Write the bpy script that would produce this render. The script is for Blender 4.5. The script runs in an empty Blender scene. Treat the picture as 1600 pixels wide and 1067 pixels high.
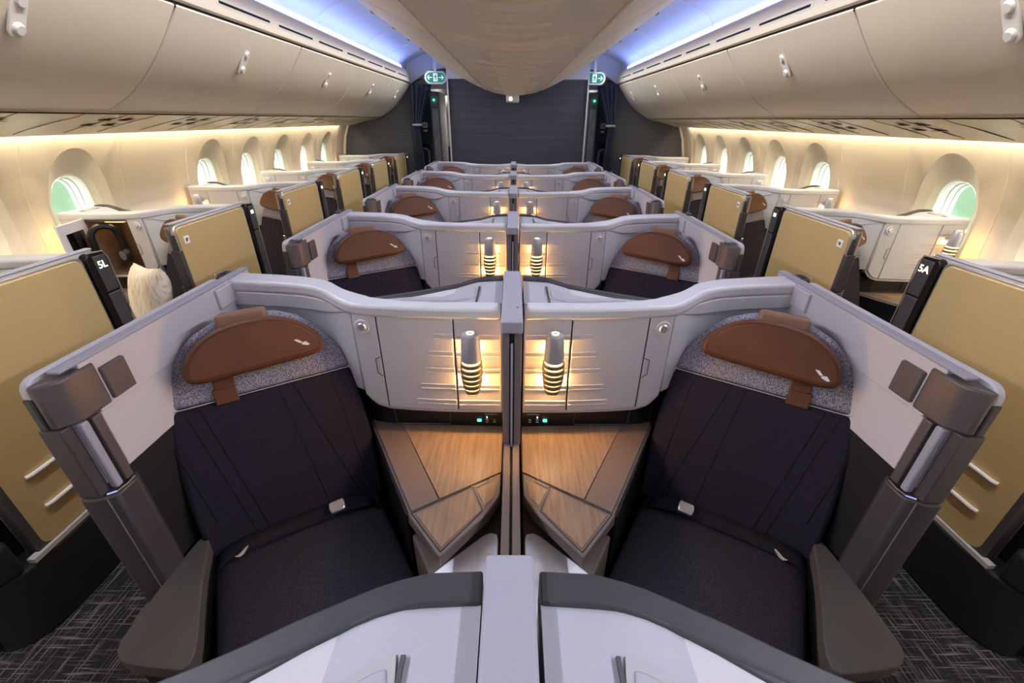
import bpy, bmesh, math, random
from mathutils import Vector, Matrix
random.seed(7)
sc = bpy.context.scene
COL = sc.collection
PI = math.pi

# ------------------------------------------------------------------ camera
F_PX, CAM_H, PITCH, ROLL = 660.0, 1.65, math.atan2(347, 660), math.radians(0.35)
cd = bpy.data.cameras.new('camera'); cam = bpy.data.objects.new('camera', cd); COL.objects.link(cam)
cd.sensor_width = 36; cd.lens = F_PX / 1600 * 36; cd.clip_start = 0.02; cd.shift_x = -1 / 1600
fwd = Vector((0, math.cos(PITCH), -math.sin(PITCH))); up0 = Vector((0, math.sin(PITCH), math.cos(PITCH)))
rt = Vector((1, 0, 0)) * math.cos(ROLL) + up0 * math.sin(ROLL)
upv = -Vector((1, 0, 0)) * math.sin(ROLL) + up0 * math.cos(ROLL)
R = Matrix((rt, upv, -fwd)).transposed().to_4x4(); R.translation = Vector((0, 0, CAM_H))
cam.matrix_world = R
sc.camera = cam

# ------------------------------------------------------------------ world, exposure
sc.view_settings.view_transform = 'Standard'; sc.view_settings.look = 'None'
sc.view_settings.gamma = 1; sc.view_settings.use_curve_mapping = False
sc.view_settings.exposure = 0.52
w = bpy.data.worlds.new('world'); sc.world = w; w.use_nodes = True
w.node_tree.nodes['Background'].inputs[0].default_value = (0.96, 1.0, 0.92, 1)
w.node_tree.nodes['Background'].inputs[1].default_value = 4.0

def area(name, loc, direction, sx, sy, power, color, spread=PI):
    l = bpy.data.lights.new(name, 'AREA'); l.shape = 'RECTANGLE'; l.size = sx; l.size_y = sy
    l.energy = power; l.color = color; l.spread = spread
    o = bpy.data.objects.new(name, l); COL.objects.link(o); o.location = loc
    d = Vector(direction).normalized(); z = -d; y = Vector((0, 1, 0)); y = (y - z * y.dot(z)).normalized(); x = y.cross(z)
    o.rotation_euler = Matrix((x, y, z)).transposed().to_euler()
    return o
BLUE = (0.12, 0.24, 1.0); COOL = (0.86, 0.88, 1.0); WARM = (1.0, 0.82, 0.56)
YB = 7.15                      # side bulkhead
Y0 = -2.6                      # rear end of the modelled cabin
for s in (-1, 1):
    area('cove_strip_light', (s * 1.50, 2.15, 2.262), (-s * 0.55, 0, 0.8), 0.02, 9.4, 8.5, BLUE)
    area('cove_down_light', (s * 1.478, 2.15, 2.266), (-s * 0.80, 0, -0.60), 0.03, 9.4, 19, COOL, spread=1.2)
    area('bin_fill_light', (s * 1.095, 2.15, 2.355), (s * 0.54, 0, -0.84), 0.03, 9.4, 25, (1.0, 0.94, 0.84), spread=1.4)  # added fill aimed down at the outboard bins, not a fitted lamp
    area('sidewall_wash_light', (s * 2.462, 2.2, 1.60), (s * 0.0, 0, -1), 0.03, 9.2, 28, WARM)
area('rear_fill_light', (-1.30, -1.2, 2.40), (0.15, 0.55, -0.8), 0.25, 2.2, 5, (1.0, 0.93, 0.84))  # added fill pair behind the camera, not fitted ceiling lamps
area('rear_fill_light', (1.30, -1.2, 2.40), (-0.15, 0.55, -0.8), 0.25, 2.2, 5, (1.0, 0.93, 0.84))
area('aft_cabin_light', (-1.2, 9.6, 2.0), (0, 0.2, -1), 0.5, 2.0, 22, (1.0, 0.95, 0.88))
area('aft_cabin_light', (1.2, 9.6, 2.0), (0, 0.2, -1), 0.5, 2.0, 22, (0.9, 0.95, 1.0))

# ------------------------------------------------------------------ materials
def srgb(r, g, b):
    f = lambda c: (c / 255 / 12.92) if c / 255 <= 0.04045 else ((c / 255 + 0.055) / 1.055) ** 2.4
    return (f(r), f(g), f(b), 1)
def mat(name, col, rough=0.5, metal=0.0, emit=None, es=0, bump=None, var=None, spec=0.5, coat=0):
    """bump=(scale, strength)   var=(scale, other colour, low, high, stretch)"""
    m = bpy.data.materials.new(name); m.use_nodes = True; nt = m.node_tree; b = nt.nodes['Principled BSDF']
    b.inputs['Base Color'].default_value = col; b.inputs['Roughness'].default_value = rough
    b.inputs['Metallic'].default_value = metal; b.inputs['Specular IOR Level'].default_value = spec
    b.inputs['Coat Weight'].default_value = coat
    if emit: b.inputs['Emission Color'].default_value = emit; b.inputs['Emission Strength'].default_value = es
    tc = nt.nodes.new('ShaderNodeTexCoord')
    if var:
        mp = nt.nodes.new('ShaderNodeMapping'); nt.links.new(tc.outputs['Object'], mp.inputs['Vector'])
        if len(var) > 4: mp.inputs['Scale'].default_value = var[4]
        if len(var) > 5: mp.inputs['Rotation'].default_value = var[5]
        n = nt.nodes.new('ShaderNodeTexNoise'); n.inputs['Scale'].default_value = var[0]; n.inputs['Detail'].default_value = 5
        nt.links.new(mp.outputs[0], n.inputs['Vector'])
        r = nt.nodes.new('ShaderNodeValToRGB'); r.color_ramp.elements[0].position = var[2]; r.color_ramp.elements[1].position = var[3]
        r.color_ramp.elements[0].color = col; r.color_ramp.elements[1].color = var[1]
        nt.links.new(n.outputs['Fac'], r.inputs[0]); nt.links.new(r.outputs[0], b.inputs['Base Color'])
    if bump:
        n = nt.nodes.new('ShaderNodeTexNoise'); n.inputs['Scale'].default_value = bump[0]; n.inputs['Detail'].default_value = 3
        nt.links.new(tc.outputs['Object'], n.inputs['Vector'])
        bp = nt.nodes.new('ShaderNodeBump'); bp.inputs['Strength'].default_value = bump[1]; bp.inputs['Distance'].default_value = 0.002
        nt.links.new(n.outputs['Fac'], bp.inputs['Height']); nt.links.new(bp.outputs[0], b.inputs['Normal'])
    return m
M = {}
M['shell'] = mat('shell_white', srgb(200, 201, 206), 0.38, bump=(900, 0.12))
M['plate'] = mat('console_top', srgb(172, 172, 182), 0.42, bump=(900, 0.1))
M['leather_lit'] = mat('brown_leather_lit', srgb(128, 92, 74), 0.5, bump=(500, 0.3))  # same leather as the headrest, paler: light from above put into the colour
M['console'] = mat('console_grey', srgb(198, 195, 200), 0.42, bump=(900, 0.12))
M['doorgrey'] = mat('door_inner_grey', srgb(196, 192, 196), 0.5, bump=(1200, 0.2))
M['gold'] = mat('gold_panel', srgb(198, 174, 126), 0.42, metal=0.2, bump=(1500, 0.25), var=(260, srgb(187, 163, 116), 0.4, 0.62))
M['latch'] = mat('taupe_metal', srgb(104, 96, 96), 0.42, metal=0.35)
M['post'] = mat('dark_post', srgb(66, 62, 66), 0.45, bump=(800, 0.1))
M['alu'] = mat('aluminium', srgb(200, 198, 200), 0.28, metal=0.8)
M['railw'] = mat('polished_rail', srgb(226, 226, 230), 0.3, metal=0.25)
M['chrome'] = mat('chrome', srgb(220, 220, 225), 0.12, metal=1.0)
M['charcoal'] = mat('charcoal_trim', srgb(60, 61, 64), 0.45, bump=(1200, 0.15))
M['black'] = mat('black_plastic', srgb(16, 16, 18), 0.35)
M['blackm'] = mat('black_plinth', srgb(17, 18, 22), 0.7)
M['fabric'] = mat('charcoal_fabric', srgb(37, 35, 46), 0.95, bump=(1400, 0.7), var=(520, srgb(56, 53, 66), 0.45, 0.6, (1, 1, 3)), spec=0.15)
M['pan'] = mat('seat_pan_fabric', srgb(40, 38, 46), 0.95, bump=(1100, 0.8), var=(700, srgb(74, 71, 78), 0.48, 0.6), spec=0.15)
M['tweed'] = mat('grey_tweed', srgb(88, 87, 102), 0.95, bump=(700, 0.6), var=(330, srgb(178, 177, 192), 0.40, 0.62), spec=0.15)
M['leather'] = mat('brown_leather', srgb(98, 56, 28), 0.55, bump=(500, 0.3), var=(7, srgb(88, 49, 24), 0.35, 0.65))
M['belt'] = mat('belt_webbing', srgb(34, 33, 38), 0.8, bump=(900, 0.5), spec=0.2)
M['pad'] = mat('armrest_pad', srgb(84, 82, 80), 0.6, bump=(900, 0.3))
M['ledge'] = mat('taupe_ledge', srgb(102, 88, 80), 0.5, bump=(900, 0.15))
M['tray'] = mat('tray_frame', srgb(100, 88, 83), 0.45)
M['wood'] = mat('oak_laminate', srgb(138, 116, 95), 0.5, var=(14, srgb(116, 95, 77), 0.35, 0.68, (9, 0.55, 1), (0, 0, -0.42)))
M['marble'] = mat('white_marble', srgb(246, 246, 250), 0.25, var=(9, srgb(206, 206, 214), 0.52, 0.66))
M['divider'] = mat('divider_lavender', srgb(160, 160, 172), 0.45, bump=(900, 0.1))
M['dividerdark'] = mat('divider_taupe', srgb(128, 118, 120), 0.42, metal=0.3)
M['bin'] = mat('bin_ivory', srgb(238, 232, 222), 0.45, bump=(700, 0.1))
M['midbin'] = mat('centre_bin_ivory', srgb(228, 216, 198), 0.42, bump=(700, 0.1))
M['psu'] = mat('service_panel_beige', srgb(214, 205, 188), 0.35, var=(3, srgb(200, 188, 168), 0.4, 0.7))
M['dimple'] = mat('recess_brown', srgb(160, 148, 126), 0.6)
M['gap'] = mat('dark_gap', srgb(20, 18, 18), 0.9)
M['wall'] = mat('sidewall_cream', srgb(226, 216, 198), 0.6, bump=(600, 0.1))
M['wallseam'] = mat('sidewall_seam', srgb(230, 221, 204), 0.5)
M['ceil'] = mat('ceiling_white', srgb(225, 228, 236), 0.5)
M['lamp_metal'] = mat('brushed_nickel', srgb(190, 190, 196), 0.36, metal=0.6)
M['lamp_glow'] = mat('lamp_glow', srgb(255, 210, 120), 0.5, emit=(1, 0.66, 0.24, 1), es=2.6)
M['lampring'] = mat('lamp_band', srgb(120, 108, 90), 0.4, metal=0.5)
M['green'] = mat('green_button', srgb(60, 220, 190), 0.5, emit=(0.1, 0.9, 0.6, 1), es=1.6)
M['whiteglow'] = mat('white_indicator', srgb(255, 255, 255), 0.5, emit=(1, 1, 0.9, 1), es=2.5)
M['signglow'] = mat('sign_glow', srgb(240, 245, 200), 0.5, emit=(0.95, 1, 0.62, 1), es=2.2)
M['led'] = mat('led_strip', srgb(230, 240, 255), 0.5, emit=(0.70, 0.80, 1, 1), es=2.6)
M['pillow'] = mat('pillow_linen', srgb(232, 220, 204), 0.9, bump=(60, 0.5), var=(28, srgb(206, 190, 172), 0.5, 0.62, (4, 1, 1)))
M['curtain'] = mat('curtain_navy', srgb(62, 70, 92), 0.85, bump=(200, 0.3))
M['navy'] = mat('lavatory_navy', srgb(46, 54, 76), 0.6)
M['exitgreen'] = mat('exit_green', srgb(18, 96, 84), 0.5, emit=(0.01, 0.2, 0.15, 1), es=0.5)
M['exitwhite'] = mat('exit_white', srgb(230, 240, 240), 0.5, emit=(0.8, 1, 0.95, 1), es=0.35)
M['white'] = mat('plain_white', srgb(232, 232, 232), 0.4)
M['grey'] = mat('light_grey', srgb(176, 176, 178), 0.45)
M['mirror'] = mat('mirror', srgb(200, 200, 200), 0.04, metal=1.0)
M['sticker'] = mat('sticker_white', srgb(228, 226, 222), 0.6)
M['amber'] = mat('amber_light', srgb(255, 180, 100), 0.5, emit=(1, 0.55, 0.2, 1), es=5)

def carpet():
    m = bpy.data.materials.new('carpet'); m.use_nodes = True; nt = m.node_tree; b = nt.nodes['Principled BSDF']
    b.inputs['Roughness'].default_value = 1; b.inputs['Specular IOR Level'].default_value = 0.1
    tc = nt.nodes.new('ShaderNodeTexCoord'); L = nt.links.new
    outs = []
    for scl, rot in (((6, 150, 1), 0), ((150, 7, 1), 0)):
        mp = nt.nodes.new('ShaderNodeMapping'); mp.inputs['Scale'].default_value = scl; L(tc.outputs['Object'], mp.inputs['Vector'])
        n = nt.nodes.new('ShaderNodeTexNoise'); n.inputs['Scale'].default_value = 1.0; n.inputs['Detail'].default_value = 2
        L(mp.outputs[0], n.inputs['Vector'])
        r = nt.nodes.new('ShaderNodeValToRGB'); r.color_ramp.elements[0].position = 0.54; r.color_ramp.elements[1].position = 0.66
        L(n.outputs['Fac'], r.inputs[0]); outs.append(r)
    mx = nt.nodes.new('ShaderNodeMix'); mx.data_type = 'RGBA'; mx.blend_type = 'LIGHTEN'; mx.inputs[0].default_value = 1
    L(outs[0].outputs[0], mx.inputs[6]); L(outs[1].outputs[0], mx.inputs[7])
    n2 = nt.nodes.new('ShaderNodeTexNoise'); n2.inputs['Scale'].default_value = 9; L(tc.outputs['Object'], n2.inputs['Vector'])
    mu = nt.nodes.new('ShaderNodeMath'); mu.operation = 'MULTIPLY'; L(mx.outputs[2], mu.inputs[0]); L(n2.outputs['Fac'], mu.inputs[1])
    r3 = nt.nodes.new('ShaderNodeValToRGB'); r3.color_ramp.elements[0].color = srgb(38, 38, 43); r3.color_ramp.elements[1].color = srgb(104, 104, 110)
    r3.color_ramp.elements[1].position = 0.55
    L(mu.outputs[0], r3.inputs[0]); L(r3.outputs[0], b.inputs['Base Color'])
    return m
M['carpet'] = carpet()
def ribbed(name, c1, c2, scale=9):
    m = bpy.data.materials.new(name); m.use_nodes = True; nt = m.node_tree; b = nt.nodes['Principled BSDF']; L = nt.links.new
    b.inputs['Roughness'].default_value = 0.6
    tc = nt.nodes.new('ShaderNodeTexCoord')
    mp = nt.nodes.new('ShaderNodeMapping'); mp.inputs['Scale'].default_value = (.8, 1, 60); L(tc.outputs['Object'], mp.inputs['Vector'])
    n = nt.nodes.new('ShaderNodeTexNoise'); n.inputs['Scale'].default_value = 1.6; n.inputs['Detail'].default_value = 3; L(mp.outputs[0], n.inputs['Vector'])
    r = nt.nodes.new('ShaderNodeValToRGB'); r.color_ramp.elements[0].color = c1; r.color_ramp.elements[1].color = c2
    r.color_ramp.elements[0].position = 0.38; r.color_ramp.elements[1].position = 0.66
    L(n.outputs['Fac'], r.inputs[0]); L(r.outputs[0], b.inputs['Base Color'])
    return m
M['bulk'] = ribbed('bulkhead_slate', srgb(74, 76, 86), srgb(88, 89, 98))
def glass():
    m = bpy.data.materials.new('window_glass'); m.use_nodes = True; nt = m.node_tree
    for n in list(nt.nodes): nt.nodes.remove(n)
    o = nt.nodes.new('ShaderNodeOutputMaterial'); t = nt.nodes.new('ShaderNodeBsdfTransparent'); g = nt.nodes.new('ShaderNodeBsdfGlossy')
    t.inputs[0].default_value = (0.90, 0.98, 0.93, 1); g.inputs['Roughness'].default_value = 0.02
    mx = nt.nodes.new('ShaderNodeMixShader'); mx.inputs[0].default_value = 0.06
    nt.links.new(t.outputs[0], mx.inputs[1]); nt.links.new(g.outputs[0], mx.inputs[2]); nt.links.new(mx.outputs[0], o.inputs[0])
    return m
M['glass'] = glass()

# ------------------------------------------------------------------ mesh helpers
MIR = 1                       # -1: everything that is built is mirrored in x
ROOT = Vector((0, 0, 0))
NEAR_SHIFT = 0                # the window suites have a slightly shorter aisle leaf
def finish(name, bm, m, parent=None, bevel=0, seg=2, smooth=35, loc=None, mats=None):
    bmesh.ops.remove_doubles(bm, verts=bm.verts, dist=1e-6)
    if NEAR_SHIFT:
        for v in bm.verts:
            if v.co.y < .95: v.co.y += NEAR_SHIFT
    if MIR < 0:
        for v in bm.verts: v.co.x = -v.co.x
    bmesh.ops.recalc_face_normals(bm, faces=bm.faces)
    org = Vector(loc) if loc is not None else (ROOT if parent is not None else Vector((0, 0, 0)))
    for v in bm.verts: v.co -= org
    me = bpy.data.meshes.new(name); bm.to_mesh(me); bm.free()
    for mm in (mats or [m]): me.materials.append(mm if not isinstance(mm, str) else M[mm])
    me.shade_smooth(); me.set_sharp_from_angle(angle=math.radians(smooth))
    o = bpy.data.objects.new(name, me); COL.objects.link(o)
    if parent is not None: o.parent = parent
    if loc is not None: o.location = org
    if bevel:
        b = o.modifiers.new('bevel', 'BEVEL'); b.width = bevel; b.segments = seg; b.limit_method = 'ANGLE'; b.angle_limit = math.radians(40)
    return o
def sub(name, bm, m, part, **k):             # sub-part of a part (part sits at the thing's own origin)
    return finish(name, bm, m, part, **k)
def box(bm, x0, x1, y0, y1, z0, z1):
    vs = [bm.verts.new(p) for p in ((x0,y0,z0),(x1,y0,z0),(x1,y1,z0),(x0,y1,z0),(x0,y0,z1),(x1,y0,z1),(x1,y1,z1),(x0,y1,z1))]
    for f in ((0,3,2,1),(4,5,6,7),(0,1,5,4),(1,2,6,5),(2,3,7,6),(3,0,4,7)): bm.faces.new([vs[i] for i in f])
def prism(bm, pts, z0, z1):
    """z0/z1 number or list per point"""
    n = len(pts); a = z0 if isinstance(z0, (list, tuple)) else [z0] * n; b = z1 if isinstance(z1, (list, tuple)) else [z1] * n
    lo = [bm.verts.new((p[0], p[1], a[i])) for i, p in enumerate(pts)]; hi = [bm.verts.new((p[0], p[1], b[i])) for i, p in enumerate(pts)]
    bm.faces.new(lo[::-1]); bm.faces.new(hi)
    for i in range(n): j = (i + 1) % n; bm.faces.new((lo[i], lo[j], hi[j], hi[i]))
def slab(bm, fr, pts, n0, n1, inset=0):
    o, u, v, n = fr
    def P(a, b, c): return o + u * a + v * b + n * c
    cx = sum(p[0] for p in pts) / len(pts); cy = sum(p[1] for p in pts) / len(pts)
    lo = [bm.verts.new(P(p[0], p[1], n0)) for p in pts]; hi = [bm.verts.new(P(p[0], p[1], n1)) for p in pts]
    bm.faces.new(lo[::-1]); bm.faces.new(hi); k = len(pts)
    for i in range(k): j = (i + 1) % k; bm.faces.new((lo[i], lo[j], hi[j], hi[i]))
def extr(bm, prof, y0, y1, closed=False, caps=False):
    a = [bm.verts.new((x, y0, z)) for x, z in prof]; b = [bm.verts.new((x, y1, z)) for x, z in prof]
    n = len(prof)
    for i in range(n if closed else n - 1): j = (i + 1) % n; bm.faces.new((a[i], a[j], b[j], b[i]))
    if caps: bm.faces.new(a[::-1]); bm.faces.new(b)
def lathe(bm, c, prof, seg=24):
    rings = []
    for r, z in prof:
        rings.append([bm.verts.new((c[0] + r * math.cos(2*PI*i/seg), c[1] + r * math.sin(2*PI*i/seg), z)) for i in range(seg)])
    for a, b in zip(rings, rings[1:]):
        for i in range(seg): j = (i + 1) % seg; bm.faces.new((a[i], a[j], b[j], b[i]))
    bm.faces.new(rings[0][::-1]); bm.faces.new(rings[-1])
def tube(bm, pts, r, seg=8):
    pts = [Vector(p) for p in pts]; rings = []
    for i, p in enumerate(pts):
        d = (pts[min(i+1, len(pts)-1)] - pts[max(i-1, 0)]).normalized()
        a = d.orthogonal().normalized() if not rings else (pa - d * pa.dot(d)).normalized()
        pa = a; b = d.cross(a)
        rings.append([bm.verts.new(p + (a * math.cos(2*PI*k/seg) + b * math.sin(2*PI*k/seg)) * r) for k in range(seg)])
    for x, y in zip(rings, rings[1:]):
        for i in range(seg): j = (i + 1) % seg; bm.faces.new((x[i], x[j], y[j], y[i]))
    bm.faces.new(rings[0][::-1]); bm.faces.new(rings[-1])
def disc(bm, c, n, r, t, seg=20, r2=None):
    """short cylinder (or cone frustum) along direction n"""
    n = Vector(n).normalized(); a = n.orthogonal().normalized(); b = n.cross(a); c = Vector(c); r2 = r if r2 is None else r2
    lo = [bm.verts.new(c + (a*math.cos(2*PI*k/seg) + b*math.sin(2*PI*k/seg)) * r) for k in range(seg)]
    hi = [bm.verts.new(c + n*t + (a*math.cos(2*PI*k/seg) + b*math.sin(2*PI*k/seg)) * r2) for k in range(seg)]
    bm.faces.new(lo[::-1]); bm.faces.new(hi)
    for i in range(seg): j = (i+1) % seg; bm.faces.new((lo[i], lo[j], hi[j], hi[i]))
def smoothpts(pts, it=2, closed=True):
    for _ in range(it):
        q = []; n = len(pts)
        for i in range(n if closed else n - 1):
            a, b = pts[i], pts[(i+1) % n]
            q += [tuple(a[k]*.75 + b[k]*.25 for k in range(len(a))), tuple(a[k]*.25 + b[k]*.75 for k in range(len(a)))]
        if not closed: q = [pts[0]] + q + [pts[-1]]
        pts = q
    return pts
def NB(): return bmesh.new()
def tag(o, label, cat=None, group=None, kind=None):
    if label: o['label'] = label
    if cat: o['category'] = cat
    if group: o['group'] = group
    if kind: o['kind'] = kind
    return o
def thing(name, loc):
    global ROOT
    o = bpy.data.objects.new(name, None); COL.objects.link(o); o.empty_display_size = 0.1
    l = Vector(loc); l.x *= MIR; o.location = l; ROOT = l.copy()
    return o
def struct(name, bm, m, **k):
    o = finish(name, bm, m, **k); o['kind'] = 'structure'; return o
def dup(o, parent=None, off=None):
    c = o.copy(); COL.objects.link(c)
    if parent is not None: c.parent = parent
    if off is not None: c.location = o.location + Vector(off)
    for ch in list(o.children):
        if ch.name.startswith('#'): continue
        dup(ch, c)
    return c

# ------------------------------------------------------------------ setting: floor, side walls, windows, ceiling
bm = NB(); box(bm, -2.7, 2.7, Y0, 13.0, -0.05, 0.0); struct('floor', bm, 'carpet')
WX = [(0.0, 2.42), (0.25, 2.52), (0.5, 2.59), (0.8, 2.63), (1.0, 2.64), (1.2, 2.625), (1.4, 2.58), (1.56, 2.51), (1.66, 2.46)]
def wx(z):
    for (a, b), (c, d) in zip(WX, WX[1:]):
        if z <= c: return b + (d - b) * (z - a) / (c - a)
    return WX[-1][1]
WP = .632
WIN_Y = [2.672 + WP*k for k in (-1, 0, 2, 3, 4, 5, 6)]
WCZ = 1.10
def sup(th, a, b, e=2.6):
    c, s = math.cos(th), math.sin(th); k = (abs(c/a)**e + abs(s/b)**e) ** (-1/e)
    return k*c, k*s
def window_panel(bm, s, yc, y0, y1, z0, z1):
    N = 64; rings = []
    spec = [(sup, .136, .238, .066), (sup, .148, .252, .054), (sup, .166, .290, .040), (sup, .182, .326, .027), (sup, .196, .358, 0.0135), (sup, .210, .390, 0.0)]
    for fn, a, b, d in spec:
        rg = []
        for i in range(N):
            dy, dz = fn(2*PI*i/N, a, b, 2.2 if a > .16 else 2.7)
            # the dish is deep at the top, fades out towards the sides and bottom
            f = 1.0 if d > .05 else (0.35 + 0.65 * max(0, math.sin(2*PI*i/N))) * 1.0
            dd = d if d > .05 else d * (0.55 + 0.45 * f)
            z = WCZ + dz; rg.append(bm.verts.new((s * (wx(z) + dd), yc + dy, z)))
        rings.append(rg)
    rg = []
    for i in range(N):
        th = 2*PI*i/N; c, q = math.cos(th), math.sin(th)
        t = min(((y1-yc) if c > 0 else (y0-yc)) / c if abs(c) > 1e-6 else 1e9, ((z1-WCZ) if q > 0 else (z0-WCZ)) / q if abs(q) > 1e-6 else 1e9)
        z = WCZ + t*q; rg.append(bm.verts.new((s * wx(z), yc + t*c, z)))
    rings.append(rg)
    for a, b in zip(rings, rings[1:]):
        for i in range(N): j = (i+1) % N; bm.faces.new((a[i], a[j], b[j], b[i]))
    # square off the four corners
    for cy, cz in ((y0, z0), (y1, z0), (y1, z1), (y0, z1)):
        k = min(range(N), key=lambda i: (rg[i].co.y - cy)**2 + (rg[i].co.z - cz)**2)
        rg[k].co = (s * wx(cz), cy, cz)
ZL, ZH = 0.66, 1.56
for s, nm in ((-1, 'left'), (1, 'right')):
    bm = NB()
    def plain(y0, y1, z0, z1):
        zs = [z for z, _ in WX if z0 < z < z1]; zs = [z0] + zs + [z1]
        extr(bm, [(s * wx(z), z) for z in zs], y0, y1)
    plain(Y0, YB, 0, ZL); plain(Y0, YB, ZH, 1.66)
    y = Y0
    for yc in WIN_Y:
        if y < yc - WP/2 - .001: plain(y, yc - WP/2, ZL, ZH)
        window_panel(bm, s, yc, yc - WP/2, yc + WP/2, ZL, ZH); y = yc + WP/2
    plain(y, YB, ZL, ZH)
    wl = struct('wall_' + nm, bm, 'wall', smooth=14)
    # raised joint beads between side wall panels
    seams = [2.672 + WP*(k - .5) for k in range(-2, 8)]
    bm = NB()
    for ys in seams:
        zs = [ZL + (ZH-ZL) * i / 14 for i in range(15)]
        a = [(s * (wx(z) - .0022), z) for z in zs]; b = [(s * (wx(z) + .01), z) for z in zs[::-1]]
        extr(bm, a + b, ys - .004, ys + .004, closed=True, caps=True)
    struct('trim_' + ('1' if s < 0 else '2'), bm, 'wallseam')
    for i, yc in enumerate(WIN_Y):
        n = i + 1 + (0 if s < 0 else len(WIN_Y))
        # deep inner reveal with two stacked frames, then the pane
        bm = NB(); N = 48; rr = []
        for a, b, d in ((.136, .238, .064), (.130, .230, .08), (.130, .230, .115), (.125, .222, .117), (.125, .222, .150), (.118, .214, .152), (.118, .214, .175)):
            rg = []
            for k in range(N):
                dy, dz = sup(2*PI*k/N, a, b, 2.7); z = WCZ + dz
                rg.append(bm.verts.new((s * (wx(z) + d), yc + dy, z)))
            rr.append(rg)
        for a, b in zip(rr, rr[1:]):
            for k in range(N): j = (k+1) % N; bm.faces.new((a[k], a[j], b[j], b[k]))
        fr = struct('window_%d' % n, bm, 'white', smooth=30)
        bm = NB(); rg = []
        for k in range(N):
            dy, dz = sup(2*PI*k/N, .127, .222, 2.7); z = WCZ + dz; rg.append(bm.verts.new((s * (wx(z) + .125), yc + dy, z)))
        bm.faces.new(rg); g = finish('pane', bm, 'glass', fr, loc=None) if False else None
        me_root = Vector((0, 0, 0)); ROOT = me_root
        g = finish('pane', bm, 'glass', fr)
# outboard fuselage skin seen nowhere, keeps daylight out between the windows
SH = Vector((0, 0, 0))
# service panel strip under the outboard bins
for s, nm in ((-1, 'left'), (1, 'right')):
    bm = NB(); extr(bm, [(s*1.985, 1.668), (s*2.05, 1.650), (s*2.25, 1.612), (s*2.39, 1.574), (s*2.43, 1.562), (s*2.435, 1.572), (s*2.39, 1.60), (s*2.0, 1.70)], Y0, YB, closed=True, caps=True)
    t = thing('service_panel_strip', (0, 0, 0)); ROOT = Vector((0, 0, 0))
    tag(t, 'long beige service panel strip with lights and vents under the %s overhead bins' % nm, 'service panel')
    finish('panel', bm, 'psu', t)
    for k in range(9):
        yy = 1.15 + k * 0.66
        for dy, xx in ((0, 2.12), (.13, 2.12), (.03, 2.25), (.16, 2.25)):
            zz = 1.65 + (xx - 2.05) * (1.612 - 1.650) / .2 - .004
            bm = NB(); disc(bm, (s*xx, yy + dy, zz), (0, 0, -1), .040, .003, 14, .030); finish('light_recess', bm, 'dimple', t)
    for k in range(26):
        bm = NB(); yy = 0.4 + k * .255 + (.05 if k % 3 else 0)
        extr(bm, [(s*1.99, 1.6655), (s*2.05, 1.6475), (s*2.25, 1.6095), (s*2.39, 1.5715), (s*2.39, 1.575), (s*2.05, 1.652)], yy, yy + .003, closed=True, caps=True)
        finish('panel_joint', bm, 'dimple', t)

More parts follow.
